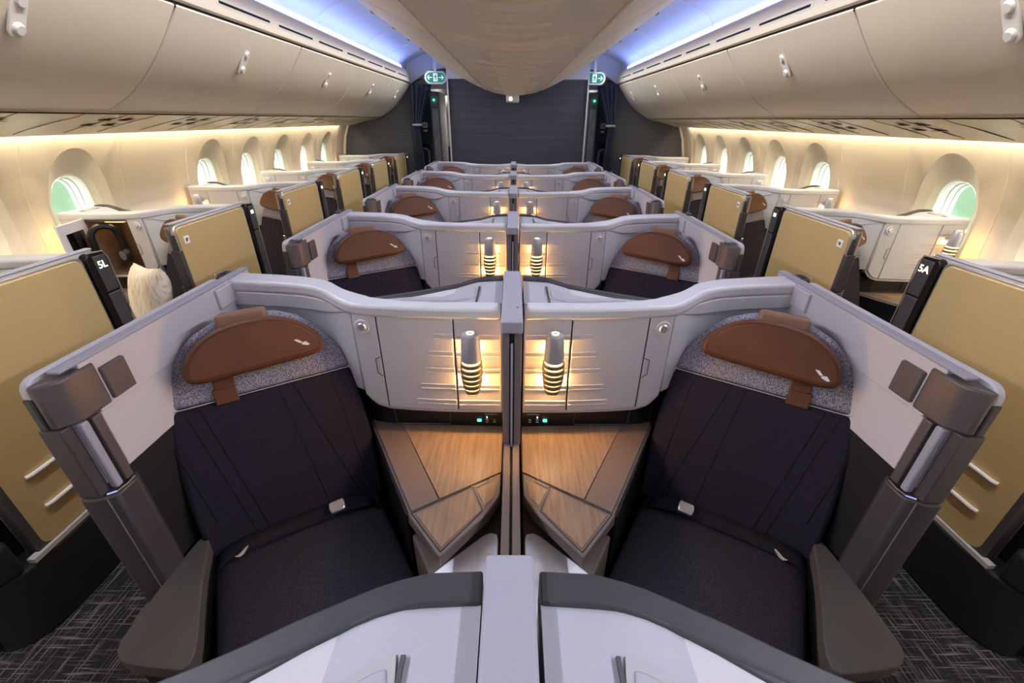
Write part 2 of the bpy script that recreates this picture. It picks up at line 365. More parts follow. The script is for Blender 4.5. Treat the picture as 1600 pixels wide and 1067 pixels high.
# outboard bins
BIN = smoothpts([(2.005, 1.668), (1.93, 1.70), (1.80, 1.775), (1.69, 1.872), (1.605, 1.965), (1.545, 2.04), (1.505, 2.092)], 1, closed=False)
BY = [-1.35, -0.10, 1.12, 2.355, 3.62, 4.90, 6.15, YB]
ORD = ['nearest', 'second', 'third', 'fourth', 'fifth', 'sixth', 'seventh']
for s, nm in ((-1, 'left'), (1, 'right')):
    for i in range(len(BY) - 1):
        y0, y1 = BY[i] + .006, BY[i+1] - .006
        t = thing('overhead_bin', (s*1.8, (y0+y1)/2, 1.67)); 
        vis = i - 2
        lab = ('ivory overhead bin on the %s side, %s' % (nm, ['cut off by the frame edge', 'second from the camera', 'third from the camera', 'fourth from the camera', 'against the dark bulkhead'][vis])) if vis >= 0 else 'ivory overhead bin on the %s side behind the camera' % nm
        tag(t, lab, 'overhead bin', 'overhead bins along the %s side' % nm)
        bm = NB(); prof = [(s*x, z) for x, z in BIN]
        inner = [(s*(x + .05), z + .03) for x, z in BIN[::-1]]
        extr(bm, prof + inner, y0, y1, closed=True, caps=True)
        finish('bin_door', bm, 'bin', t, bevel=.006)
        bm = NB(); box(bm, *sorted((s*1.70, s*2.02)), y0, y1, 1.98, 2.09)
        finish('bin_body', bm, 'gap', t)
        if y1 > 1.2:
            yl = (y0 + y1) / 2 - (0.05 if i == 2 else 0) + (.02)
            n = Vector((-s*.84, 0, -.54)); tv = Vector((-s*.54, 0, .84))
            c = Vector((s*1.618, yl, 1.948)) ; c = c + n * .002
            fr = (c, Vector((0, 1, 0)), tv, n)
            pill = [(.028*math.cos(a), (.052 if math.sin(a) > 0 else -.052) + .028*math.sin(a)) for a in [2*PI*q/24 + .01 for q in range(24)]]
            bm = NB(); slab(bm, fr, pill, -.004, .005); lt = finish('latch', bm, 'white', t, bevel=.002)
            for dz, dp in ((.042, .007), (-.045, .010)):
                bm = NB(); disc(bm, c + tv*dz + n*.005, n, .021, dp + .002, 18, .015); sub('latch_button', bm, 'white', lt)
    # slotted air panel above the bins
    t = thing('air_outlet_rail', (0, 0, 0)); ROOT = Vector((0, 0, 0))
    tag(t, 'ivory rail with long black air slots above the %s overhead bins' % nm, 'air outlet rail')
    bm = NB(); extr(bm, [(s*1.505, 2.108), (s*1.492, 2.114), (s*1.484, 2.135), (s*1.486, 2.240), (s*1.494, 2.250), (s*1.56, 2.25), (s*1.56, 2.108)], Y0, YB, closed=True, caps=True)
    finish('rail', bm, 'bin', t)
    y = .2
    bm = NB(); bm2 = NB()
    while y < YB - .3:
        box(bm, *sorted((s*1.4815, s*1.50)), y, y + .50, 2.158, 2.170)
        box(bm2, *sorted((s*1.4828, s*1.497)), y - .02, y + .52, 2.148, 2.181)
        y += .615
    finish('slot', bm, 'gap', t); finish('slot_frame', bm2, 'white', t, bevel=.003)
    bm = NB(); extr(bm, [(s*1.512, 2.085), (s*1.55, 2.085), (s*1.55, 2.112), (s*1.512, 2.112)], Y0, YB, closed=True, caps=True); finish('shadow_gap', bm, 'gap', t)
    bm = NB(); extr(bm, [(s*2.000, 1.668), (s*2.03, 1.68), (s*2.03, 1.664), (s*1.99, 1.661)], Y0, YB, closed=True, caps=True); finish('lower_gap', bm, 'gap', t)
    # LED strip in the cove
    bm = NB(); extr(bm, [(s*1.505, 2.2505), (s*1.535, 2.2505), (s*1.535, 2.285), (s*1.515, 2.285)], Y0, 6.7, closed=True, caps=True)
    o = finish('light_strip', bm, 'led'); tag(o, 'glowing blue white light strip along the %s edge of the ceiling' % nm, 'light strip')
    # ceiling
    prof = smoothpts([(s*1.545, 2.248), (s*1.535, 2.335), (s*1.45, 2.395), (s*1.30, 2.45), (s*1.2, 2.47), (s*1.115, 2.475)], 2, closed=False)
    bm = NB(); extr(bm, prof, Y0, YB); struct('ceiling_' + nm, bm, 'ceil')
    bm = NB()
    for yy in (0.3, 1.55, 2.8, 4.05, 5.3, 6.2):
        pr2 = [(x * .997, z - .004) for x, z in prof]
        extr(bm, pr2 + [(x, z + .001) for x, z in prof[::-1]], yy, yy + .012, closed=True, caps=True)
    struct('trim_' + ('3' if s < 0 else '4'), bm, 'white')

# centre bin
CB = smoothpts([(0, 1.925), (.16, 1.935), (.34, 1.972), (.50, 2.035), (.70, 2.13), (.88, 2.235), (.985, 2.305), (1.06, 2.37), (1.10, 2.44), (1.10, 2.47)], 1, closed=False)
CB = [(-x, z) for x, z in CB[::-1]] + CB[1:]
t = thing('centre_overhead_bin', (0, 2, 1.925)); tag(t, 'large rounded beige centre bin hanging from the ceiling above the middle seats', 'overhead bin')
bm = NB(); n = len(CB); rows = []
for y, k in ((Y0 + .02, 1), (6.25, 1), (6.42, .985), (6.52, .95), (6.58, .90)):
    rows.append([bm.verts.new((x*(.5+.5*k) if k < 1 else x, y, 2.47 + (z - 2.47) * k)) for x, z in CB])
for a, b in zip(rows, rows[1:]):
    for i in range(n-1): bm.faces.new((a[i], a[i+1], b[i+1], b[i]))
bm.faces.new(rows[-1])
finish('bin_shell', bm, 'midbin', t, smooth=40)
ip = [(x, z) for x, z in CB if abs(x) < .36]
bm = NB(); y = -1
while y < 6.2:
    a = [(x, z - .006) for x, z in ip]; b = [(x, z + .004) for x, z in ip[::-1]]
    extr(bm, a + b, y + .005, y + .245, closed=True, caps=True); y += .25
finish('service_panel', bm, 'midbin', t, bevel=.004)
for q in range(34):
    y = .9 + q*.155; hw = .13 + .10 * ((q*7) % 5) / 4
    bm = NB(); a = [(x, z - .016) for x, z in ip if abs(x) < hw]; b = [(x, z - .004) for x, z in ip[::-1] if abs(x) < hw]
    extr(bm, a + b, y, y + .014, closed=True, caps=True); finish('speaker_rib', bm, 'midbin', t, bevel=.002)
bm = NB()
for s in (-1, 1):
    for y in [0.8 + .62*i for i in range(9)]:
        box(bm, *sorted((s*1.04, s*1.068)), y, y + .05, 2.345, 2.362)
finish('edge_clip', bm, 'dimple', t)
for q in (-1, 1):
    c1 = [p for p in CB if .352 < q*p[0] < .40]
    bm = NB(); extr(bm, [(q*.362, 1.9745), (q*.370, 1.977), (q*.370, 1.99), (q*.362, 1.99)], -1, 6.2, closed=True, caps=True); finish('long_joint', bm, 'wallseam', t)
bm = NB()
for s in (-1, 1):
    c1 = [p for p in CB if .355 < s*p[0] < 1.2]
    for y in (1.0, 2.3, 3.6, 4.9, 6.1):
        a = [(x, z - .002) for x, z in c1]; b = [(x, z + .003) for x, z in c1[::-1]]
        extr(bm, a + b, y, y + .007, closed=True, caps=True)
finish('door_joint', bm, 'wallseam', t)
t = thing('camera_dome', (-.02, 6.45, 1.85)); tag(t, 'small white box fixture under the far end of the centre bin', 'fixture')
bm = NB(); box(bm, -.105, .065, 6.38, 6.50, 1.845, 1.95); finish('housing', bm, 'white', t, bevel=.02, seg=3)
bm = NB(); disc(bm, (-.045, 6.379, 1.888), (0, -1, 0), .02, .006); finish('indicator', bm, 'whiteglow', t)

# ------------------------------------------------------------------ aft end: bulkheads, doorway, curtains, exit signs
bm = NB(); box(bm, -.885, .985, 6.62, 6.70, 0, 2.118); struct('wall_front', bm, 'bulk')
bm = NB(); box(bm, -.905, -.885, 6.60, 6.72, 0, 2.125); box(bm, .985, 1.005, 6.60, 6.72, 0, 2.125); struct('trim_5', bm, 'white')
bm = NB(); box(bm, -.905, 1.005, 6.62, 6.72, 2.125, 2.47); struct('trim_6', bm, 'ceil')
for s, nm in ((-1, 'left'), (1, 'right')):
    bm = NB(); prof = [(s*1.50, 0)] + [(s*(x + .01), z) for z, x in WX[:-1]] + [(s*2.45, 1.66), (s*2.0, 2.1), (s*1.50, 2.1)]
    extr(bm, prof, YB, YB + .05, closed=True, caps=True); struct('wall_bulkhead_' + nm, bm, 'bulk')
    bm = NB(); zs = [.6 + .1*q for q in range(10)] + [1.565]
    extr(bm, [(s*(wx(z) - .035), z) for z in zs] + [(s*wx(z), z) for z in zs[::-1]], YB - .04, YB, closed=True, caps=True); struct('trim_' + ('7' if s < 0 else '8'), bm, 'wallseam', bevel=.008)
    # header above the aisle
    bm = NB(); prism_pts = None
    extr(bm, [(s*.90, 2.30), (s*1.20, 2.27), (s*1.50, 2.10), (s*1.56, 2.10), (s*1.56, 2.5), (s*.90, 2.5)], YB - .02, YB + .04, closed=True, caps=True); struct('trim_' + ('9' if s < 0 else '10'), bm, 'ceil')
    bm = NB(); extr(bm, [(s*.90, 2.05), (s*1.52, 2.05), (s*1.52, 2.13), (s*.90, 2.33)], YB + .25, YB + .30, closed=True, caps=True); struct('trim_' + ('11' if s < 0 else '12'), bm, 'grey')
    bm = NB(); box(bm, *sorted((s*.88, s*2.7)), YB + .05, 13.0, 2.30, 2.34); struct('ceiling_aft_' + nm, bm, 'ceil')
    # far cabin wall
    bm = NB(); box(bm, *sorted((s*2.5, s*2.56)), YB + .05, 13.0, 0, 2.3); struct('wall_aft_side_' + nm, bm, 'wall')
    # exit sign
    x0 = -1.095 if s < 0 else 1.115
    t = thing('exit_sign', (x0, 6.9, 2.09)) ; tag(t, 'green and white emergency exit sign with arrows above the %s aisle' % nm, 'exit sign')
    fr = (Vector((x0, 6.9, 2.160)), Vector((1, 0, 0)), Vector((0, 0, 1)), Vector((0, -1, 0)))
    pl = lambda hw, r: [((hw if math.cos(a) > 0 else -hw) + r*math.cos(a), r*math.sin(a)) for a in [2*PI*q/28 + .01 for q in range(28)]]
    bm = NB(); slab(bm, fr, pl(.075, .078), -.02, 0); finish('sign_housing', bm, 'white', t)
    bm = NB(); slab(bm, fr, pl(.07, .058), 0, .004); finish('sign_face', bm, 'exitgreen', t)
    bm = NB()
    for q in (-1, 1):
        if s > 0 and q < 0: continue
        slab(bm, fr, [(q*.048, -.005), (q*.105, -.005), (q*.105, .005), (q*.048, .005)], .004, .007)
        slab(bm, fr, [(q*.118, 0), (q*.088, .03), (q*.082, .022), (q*.103, 0), (q*.082, -.022), (q*.088, -.03)], .004, .007)
    finish('arrow', bm, 'exitwhite', t)
    bm = NB()
    slab(bm, fr, [(-.03, -.046), (.03, -.046), (.03, .05), (-.03, .05)], .004, .006); pf = finish('pictogram_panel', bm, 'exitwhite', t)
    bm = NB()
    slab(bm, fr, [(.004, .03), (.014, .03), (.014, .042), (.004, .042)], .006, .008)
    slab(bm, fr, [(-.012, .022), (.012, .026), (.010, -.008), (-.004, -.008)], .006, .008)
    slab(bm, fr, [(.0, -.006), (.010, -.006), (.020, -.036), (.012, -.038)], .006, .008)
    slab(bm, fr, [(-.006, -.006), (.002, -.006), (-.012, -.026), (-.024, -.026), (-.024, -.020), (-.014, -.020)], .006, .008)
    slab(bm, fr, [(.010, .022), (.024, .008), (.020, .004), (.008, .016)], .006, .008)
    slab(bm, fr, [(-.012, .022), (-.024, .008), (-.020, .004), (-.008, .014)], .006, .008)
    sub('running_figure', bm, 'exitgreen', pf)
    # hanging arm of the sign
    bm = NB(); box(bm, x0 - .02, x0 + .02, 6.90, 6.92, 2.235, 2.44); finish('bracket', bm, 'ceil', t)
    # curtain gathered and tied back
    t = thing('curtain', (s*1.45, YB - .02, .02)); tag(t, 'dark blue grey curtain tied back at the %s aisle doorway' % nm, 'curtain')
    bm = NB(); NU, NZ = 44, 30; grid = []
    for a in range(NZ + 1):
        z = .03 + (2.09 - .03) * a / NZ
        k = (z - 1.55) / .5
        wid = .11 + .20 * max(0, min(1, k)) ** 1.2 if z > 1.55 else .09 + .04 * min(1, (1.55 - z) / .8)
        row = []
        for b in range(NU + 1):
            q = b / NU; xx = 1.50 - wid * q; yy = YB - .06 + .024 * math.sin(q * 26 + z * 1.5) * (1 if abs(z - 1.57) > .1 else .4)
            row.append(bm.verts.new((s*xx, yy, z)))
        grid.append(row)
    for a in range(NZ):
        for b in range(NU): bm.faces.new((grid[a][b], grid[a][b+1], grid[a+1][b+1], grid[a+1][b]))
    o = finish('drape', bm, 'curtain', t, smooth=60); sm = o.modifiers.new('thick', 'SOLIDIFY'); sm.thickness = .004
    bm = NB(); box(bm, *sorted((s*1.375, s*1.512)), YB - .10, YB - .02, 1.555, 1.585); finish('tie_back', bm, 'grey', t, bevel=.006)
    # lavatory block with its door
    t = thing('lavatory_block', (s*1.8, 7.9, 0)); tag(t, 'dark blue lavatory wall with pale folding door beyond the %s doorway' % nm, 'lavatory')
    bm = NB(); box(bm, *sorted((s*1.37, s*2.4)), 7.85, 9.0, 0, 2.06); finish('wall_panel', bm, 'navy', t, bevel=.01)
    bm = NB(); box(bm, *sorted((s*1.215, s*1.37)), 7.88, 8.6, 0, 2.04); d = finish('folding_door', bm, 'grey', t, bevel=.01)
    bm = NB(); box(bm, *sorted((s*1.245, s*1.34)), 7.872, 7.88, 0.2, 1.80); box(bm, *sorted((s*1.289, s*1.295)), 7.866, 7.872, 0.2, 1.80); sub('door_leaf', bm, 'white', d)
    bm = NB(); box(bm, *sorted((s*1.275, s*1.315)), 7.862, 7.88, 1.38, 1.50); sub('door_latch', bm, 'alu', d)
    bm = NB(); disc(bm, (s*1.30, 7.86, 1.92), (0, -1, 0), .016, .01); sub('vacant_light', bm, 'green', d)
    bm = NB(); box(bm, *sorted((s*1.43, s*1.51)), 7.842, 7.85, 1.52, 1.60); box(bm, *sorted((s*1.44, s*1.50)), 7.842, 7.85, 1.46, 1.49); finish('placard', bm, 'sticker', t)
    bm = NB()
    for q in (1.45, 1.475, 1.495): box(bm, *sorted((s*q, s*(q + .008))), 7.838, 7.842, 1.53, 1.585)
    finish('placard_symbol', bm, 'navy', t)
    # folded attendant seat
    t = thing('attendant_seat', (s*1.52, 7.7, .3)); tag(t, 'folded dark attendant jump seat with grey strap by the %s lavatory' % nm, 'jump seat')
    bm = NB(); box(bm, *sorted((s*1.36, s*1.66)), 7.66, 7.845, .30, 1.30); finish('seat_box', bm, 'black', t, bevel=.02)
    bm = NB(); box(bm, *sorted((s*1.37, s*1.62)), 7.56, 7.66, .75, 1.20); finish('seat_flap', bm, 'navy', t, bevel=.03)
    bm = NB(); tube(bm, [(s*1.39, 7.55, .78), (s*1.39, 7.55, 1.18), (s*1.41, 7.55, 1.215), (s*1.47, 7.55, 1.225)], .012); finish('harness', bm, 'grey', t)
    # rear cabin beyond: bins and seats in the distance
    t = thing('distant_bin', (s*1.9, 10.5, 1.6)); tag(t, 'pale overhead bins of the next cabin glimpsed past the %s lavatory' % nm, 'overhead bin')
    bm = NB(); extr(bm, [(s*x*.92, z - .02) for x, z in BIN] + [(s*2.38, 2.295), (s*1.6, 2.295)], 9.05, 12.9, closed=True, caps=True); finish('bin_shell', bm, 'bin', t)
    for k in range(3):
        t = thing('economy_seat', (s*1.3, 9.6 + k*.8, 0)); tag(t, 'dark seat of the next cabin beyond the %s doorway, %s row' % (nm, ['first', 'second', 'third'][k]), 'seat', 'seats of the next cabin')
        bm = NB(); box(bm, *sorted((s*1.02, s*1.46)), 9.6+k*.8, 9.75+k*.8, .35, 1.18); finish('backrest', bm, 'black', t, bevel=.05, seg=3)
        bm = NB(); box(bm, *sorted((s*1.02, s*1.46)), 9.2+k*.8, 9.62+k*.8, .35, .5); finish('seat_cushion', bm, 'black', t, bevel=.04)
        bm = NB(); box(bm, *sorted((s*1.07, s*1.41)), 9.3+k*.8, 9.6+k*.8, 0, .35); finish('base', bm, 'black', t)
bm = NB(); box(bm, -2.7, 2.7, 12.95, 13.0, 0, 2.4); struct('wall_aft', bm, 'wall')
bm = NB(); box(bm, -.88, .98, 6.72, 12.9, 0, 2.4); struct('wall_monument', bm, 'grey')
bm = NB(); box(bm, -2.7, 2.7, Y0 - .05, Y0, 0, 2.6); struct('wall_rear', bm, 'wall')
bm = NB(); box(bm, -2.7, 2.7, Y0, 13, 2.50, 2.54); struct('ceiling_upper', bm, 'ceil')
for s, nm in ((-1, 'left'), (1, 'right')):   # lining behind the bins up to the crown
    bm = NB(); extr(bm, [(s*2.46, 1.66), (s*2.46, 2.5)], Y0, YB); struct('wall_crown_' + nm, bm, 'gap')

# ------------------------------------------------------------------ outside: hangar seen through the windows
M['hangar'] = mat('hangar_green', srgb(140, 160, 140), 0.8, var=(0.5, srgb(104, 126, 110), 0.4, 0.6))
M['apron'] = mat('apron_concrete', srgb(196, 200, 184), 0.9)
M['crate'] = mat('hangar_equipment', srgb(214, 190, 140), 0.8)
bm = NB(); box(bm, -60, 60, -40, 80, -3.2, -3.0); o = finish('apron', bm, 'apron'); tag(o, None, kind='structure')
for s, nm in ((-1, 'left'), (1, 'right')):
    t = thing('hangar_wall', (s*11, 6, -3)); tag(t, 'greenish hangar wall outside the %s windows' % nm, 'hangar')
    bm = NB(); box(bm, *sorted((s*10.8, s*11.2)), 3.5, 13.5, -3, 2.7 + (0 if s < 0 else -.6)); finish('wall', bm, 'hangar', t)
    bm = NB()
    for k in range(4): box(bm, *sorted((s*10.6, s*10.8)), 4.2 + k*2.6, 4.5 + k*2.6, -3, 2.7 + (0 if s < 0 else -.6))
    finish('column', bm, 'crate', t)
    bm = NB(); box(bm, *sorted((s*7.6, s*8.8)), 7.0, 8.6, -3, -.2); o = finish('equipment_crate', bm, 'crate', loc=(s*8.2, 8, -3)); tag(o, 'tan equipment block outside seen low in the %s near window' % nm, 'crate')

# ------------------------------------------------------------------ suite module (built for the centre left seat of the nearest row)
PATH_F = [(-.955, 1.325), (-.842, 1.314), (-.735, 1.300), (-.66, 1.283), (-.60, 1.250), (-.555, 1.212), (-.520, 1.185), (-.49, 1.168)]
PATH_B = [(-.957, 1.400), (-.884, 1.391), (-.765, 1.373), (-.677, 1.355), (-.602, 1.318), (-.560, 1.280), (-.525, 1.255), (-.49, 1.240)]
CON_F = [(-.49, 1.168), (-.45, 1.160), (-.41, 1.155), (-.33, 1.146), (-.25, 1.140), (-.178, 1.137), (-.10, 1.136), (-.034, 1.136)]
CON_B = [(-.49, 1.250), (-.454, 1.266), (-.383, 1.298), (-.31, 1.332), (-.225, 1.380), (-.175, 1.400), (-.12, 1.410), (-.034, 1.414)]
def ylerp(path, x):
    for (a, b), (c, d) in zip(path, path[1:]):
        if a <= x <= c: return b + (d - b) * (x - a) / (c - a)
    return path[-1][1]
def band(bm, F, B, z0, z1):
    prism(bm, F + B[::-1], z0, z1)
def facepanel(bm, x0, x1, z0, z1, d0=.0, d1=.008, n=6, rb=0):
    """a panel following the curved console face from x0 to x1; rb rounds the bottom left corner"""
    xs = [x0 + (x1 - x0) * i / n for i in range(n + 1)]
    g = []
    for off in (d0, d1):
        top = []; bot = []
        for x in xs:
            y = ylerp(CON_F, max(x, -.49)) - off
            zz0 = z0
            if rb:
                q = (x - x0) / (x1 - x0); zz0 = z0 + rb * (1 - q) ** 2.2
            else: zz0 = z0
            top.append(bm.verts.new((x, y, z1))); bot.append(bm.verts.new((x, y, zz0)))
        g.append((top, bot))
    (tb, bb), (tf, bf) = g
    for i in range(n):
        bm.faces.new((bf[i], bf[i+1], tf[i+1], tf[i])); bm.faces.new((bb[i], tb[i], tb[i+1], bb[i+1]))
        bm.faces.new((tf[i], tf[i+1], tb[i+1], tb[i])); bm.faces.new((bf[i+1], bf[i], bb[i], bb[i+1]))
    bm.faces.new((bf[0], tf[0], tb[0], bb[0])); bm.faces.new((bf[n], bb[n], tb[n], tf[n]))

LAMP = (-.122, 1.078)
def build_lamp(t):
    c = LAMP
    bm = NB(); lathe(bm, c, [(.0295, 1.022), (.0300, 1.026), (.0280, 1.072), (.0262, 1.098), (.0235, 1.106), (.012, 1.109), (.001, 1.109)])
    lp = finish('reading_lamp', bm, 'lamp_metal', t, smooth=50)
    bm = NB()
    for i in range(24):
        a0, a1 = 2*PI*i/24, 2*PI*(i+1)/24
        q = [bm.verts.new((c[0] + r*math.cos(a), c[1] + r*math.sin(a), 1.1105)) for r, a in ((.008, a0), (.011, a0), (.011, a1), (.008, a1))]
        bm.faces.new(q)
    sub('switch_ring', bm, 'signglow', lp)
    bm = NB(); lathe(bm, c, [(.001, .897), (.015, .903), (.021, .922), (.0265, .955), (.0285, .985), (.028, 1.012), (.0265, 1.022)])
    sub('glowing_diffuser', bm, 'lamp_glow', lp, smooth=60)
    bm = NB()
    def rad(z):
        P = [(.889, .0), (.893, .012), (.905, .020), (.925, .0265), (.955, .0315), (.985, .0335), (1.01, .0325), (1.025, .0305)]
        for (a, b), (cc, d) in zip(P, P[1:]):
            if z <= cc: return b + (d - b) * (z - a) / (cc - a)
        return .03
    for z0, z1 in ((.890, .902), (.9085, .923), (.9295, .943), (.9485, .961), (.9665, .979), (.985, .997), (1.0045, 1.0145)):
        seg = 24; rr = []
        for z, k in ((z0, 1), (z1, 1), (z1, .86), (z0, .86)):
            rr.append([bm.verts.new((c[0] + rad(z)*k*math.cos(2*PI*i/seg), c[1] + rad(z)*k*math.sin(2*PI*i/seg), z)) for i in range(seg)])
        for a in range(4):
            A, B = rr[a], rr[(a+1) % 4]
            for i in range(seg): j = (i+1) % seg; bm.faces.new((A[i], A[j], B[j], B[i]))
    sub('shade_ring', bm, 'lampring', lp, smooth=50)
    bm = NB(); tube(bm, [(c[0], c[1] + .02, 1.05), (c[0], 1.139, 1.05)], .010); sub('wall_stem', bm, 'lamp_metal', lp)
    return lp

def build_console(opened=False):
    t = thing('suite_console', (-.5, 1.2, 0))
    # curved back shell
    bm = NB(); PP = PATH_F + PATH_B[::-1]; prism(bm, PP, [.845 if p[0] > -.53 else (.86 if p[0] > -.61 else .25) for p in PP], 1.150); finish('back_shell', bm, 'shell', t, bevel=.008, smooth=50)
    bm = NB(); prism(bm, [(-.62, 1.272), (-.555, 1.220), (-.50, 1.180), (-.49, 1.235), (-.602, 1.310)], .05, .875); finish('dark_foot', bm, 'black', t)
    # rolled top rail of shell and console, one continuous white lip
    F = [(x, y - .010) for x, y in PATH_F] + [(x, y - .012) for x, y in CON_F[1:]]
    Bk = [(x, y + .006) for x, y in PATH_B] + [(-.46, 1.232), (-.432, 1.212), (-.30, 1.180), (-.034, 1.180)]
    Fi = len(F); bm = NB()
    zt = lambda x: 1.178 if x < -.60 else (1.178 - (x + .60) / .12 * .012 if x < -.48 else 1.166)
    pts = smoothpts(F, 1, closed=False) + smoothpts(Bk, 1, closed=False)[::-1]
    prism(bm, pts, [zt(p[0]) - .040 for p in pts], [zt(p[0]) for p in pts]); finish('top_rail', bm, 'shell', t, bevel=.011, seg=3, smooth=60)
    # inner padded roll under the rail on the seat side
    bm = NB()
    P2 = [(x, y - .010 * max(0, min(1, (-.50 - x) / .12))) for x, y in PATH_F]
    prism(bm, P2 + [(x, y + .02) for x, y in P2[::-1]], [1.092 + .04 * max(0, (x + .62) / .13) for x, y in P2 + P2[::-1]], 1.140); finish('shell_roll', bm, 'shell', t, bevel=.006, smooth=60)
    # console block
    body_f = [(x, y + .002) for x, y in CON_F]
    low = lambda x, z: z + (.052 * ((-.415 - x) / .075) ** 2 if x < -.415 else 0)
    if not opened:
        bm = NB(); BB = [(x, y - .004) for x, y in CON_B]; PP = [(-.475, 1.1665)] + body_f[1:] + BB[1:][::-1]; PP = [body_f[0]] + PP[:1] + PP[1:] + [BB[0]]; prism(bm, PP, [low(p[0], .795) for p in PP], 1.14); finish('console_body', bm, 'console', t)
    else:
        bm = NB()
        prism(bm, [(-.49, 1.17), (-.41, 1.157), (-.41, 1.225), (-.49, 1.228)], .795, 1.14)
        prism(bm, [(-.178, 1.139), (-.034, 1.138), (-.034, 1.404), (-.178, 1.335)], .795, 1.14)
        finish('console_body', bm, 'console', t)
        bm = NB()
        prism(bm, [(-.41, 1.225), (-.178, 1.335), (-.178, 1.342), (-.41, 1.232)], .795, 1.13)
        prism(bm, [(-.41, 1.157), (-.178, 1.139), (-.178, 1.335), (-.41, 1.225)], .795, .812)
        prism(bm, [(-.41, 1.157), (-.178, 1.139), (-.178, 1.335), (-.41, 1.225)], 1.115, 1.13)
        prism(bm, [(-.1795, 1.141), (-.1775, 1.141), (-.1775, 1.335), (-.1795, 1.335)], .795, 1.13)
        finish('cabinet_interior', bm, 'wood', t)
        bm = NB(); box(bm, -.36, -.25, 1.18, 1.21, 1.106, 1.114); finish('cabinet_light', bm, 'amber', t)
    bm = NB(); CF = [CON_F[0], (-.475, 1.1652), (-.4625, 1.1625)] + CON_F[1:]; PP = [(x, y) for x, y in CF] + [(x, y - .001) for x, y in CON_B[::-1]]; prism(bm, PP, [low(p[0], .783) for p in PP], [low(p[0], .797) for p in PP]); finish('console_sill', bm, 'shell', t, bevel=.004)
    # dark gaps between the face panels
    bm = NB(); facepanel(bm, -.4130, -.4085, .800, 1.137, -.001, .0035, 2); finish('panel_gap', bm, 'gap', t)
    bm = NB(); facepanel(bm, -.1795, -.1745, .800, 1.137, -.001, .0035, 2); finish('panel_gap', bm, 'gap', t)
    # charcoal cap along the back edge of the console
    zc = lambda x: 1.1665 - .024 * max(0, min(1, (-x - .10) / .10))
    inn = [(-.475, 1.226), (-.40, 1.238), (-.33, 1.272), (-.27, 1.306), (-.208, 1.346), (-.165, 1.366), (-.12, 1.373), (-.034, 1.375)]
    outr = [(-.490, 1.252), (-.454, 1.266), (-.383, 1.298), (-.31, 1.332), (-.225, 1.380), (-.175, 1.400), (-.12, 1.410), (-.034, 1.414)]
    pp = smoothpts(inn, 1, False) + smoothpts(outr, 1, False)[::-1]
    bm = NB(); prism(bm, pp, 1.10, [zc(p[0]) for p in pp]); finish('charcoal_cap', bm, 'charcoal', t, bevel=.003)
    # top plate with the sunk triangular lid
    zp = lambda x, y: (1.163 if x > -.10 else 1.163 - .024 * min(1, (-x - .10) / .10)) * max(0, min(1, (y - 1.17) / .12)) + 1.163 * (1 - max(0, min(1, (y - 1.17) / .12)))
    bm = NB(); cols = []; low = []
    xs = [-.475, -.44, -.40, -.36, -.33, -.30, -.27, -.24, -.208, -.165, -.12, -.034]
    for x in xs:
        y1 = ylerp(inn, x) + .001; y0 = 1.176 + .03 * max(0, (-x - .42) / .055)
        cols.append([bm.verts.new((x, y0 + (y1 - y0)*q/6, zp(x, y0 + (y1 - y0)*q/6) - .002)) for q in range(7)])
        low.append([bm.verts.new((v.co.x, v.co.y, 1.125)) for v in cols[-1]])
    for a, b in zip(cols, cols[1:]):
        for q in range(6): bm.faces.new((a[q], b[q], b[q+1], a[q+1]))
    for a, b in zip(low, low[1:]):
        for q in range(6): bm.faces.new((a[q], a[q+1], b[q+1], b[q]))
    for a, b, c, d in zip(cols, cols[1:], low, low[1:]):
        for q in (0, 6): bm.faces.new((a[q], b[q], d[q], c[q]))
    for q in range(6):
        for e in (0, -1): bm.faces.new((cols[e][q], cols[e][q+1], low[e][q+1], low[e][q]))
    tp = finish('top_plate', bm, 'plate', t)
    tri = smoothpts([(-.380, 1.208), (-.112, 1.184), (-.112, 1.328), (-.140, 1.322), (-.26, 1.256)], 1)
    cx, cy = -.19, 1.235
    bm = NB(); prism(bm, tri, [zp(*p) - .008 for p in tri], [zp(*p) - .0002 for p in tri]); sub('lid_groove', bm, 'grey', tp)
    tri2 = [(cx + (x - cx)*.90, cy + (y - cy)*.86) for x, y in tri]
    bm = NB(); prism(bm, tri2, [zp(*p) - .006 for p in tri2], [zp(*p) + .003 for p in tri2]); sub('triangular_lid', bm, 'plate', tp, bevel=.002)
    bm = NB(); gp = [(-.1135, 1.186), (-.1085, 1.186), (-.1085, 1.325), (-.1135, 1.325)]; prism(bm, gp, 1.13, [zp(*p) + .0004 for p in gp]); sub('lid_gap', bm, 'post', tp)
    # dark body below (back of the screen wall for the row behind)
    bm = NB(); prism(bm, [(-.49, 1.20), (-.034, 1.175), (-.034, 1.410), (-.134, 1.400), (-.225, 1.372), (-.44, 1.265)], .05, .796); finish('lower_body', bm, 'blackm', t)
    # face panels
    bm = NB(); facepanel(bm, -.486, -.4125, .800, 1.137, rb=.05); sp = finish('side_panel', bm, 'console', t, bevel=.003)
    bm = NB(); yv = ylerp(CON_F, -.456) - .008; disc(bm, (-.456, yv, 1.092), (0, -1, .0), .0245, .006, 24, .022); v = sub('light_bezel', bm, 'shell', sp)
    bm = NB(); disc(bm, (-.456, yv - .006, 1.092), (0, -1, 0), .014, .004, 20, .011); sub('light_lens', bm, 'alu', sp)
    bm = NB(); hy = ylerp(CON_F, -.42) - .009
    for a, b in (((-.414, .990), (-.430, .982)), ((-.430, .982), (-.430, .932)), ((-.430, .932), (-.414, .918))):
        tube(bm, [(a[0], hy, a[1]), (b[0], hy, b[1])], .0013, 5)
    sub('handle_notch', bm, 'post', sp)
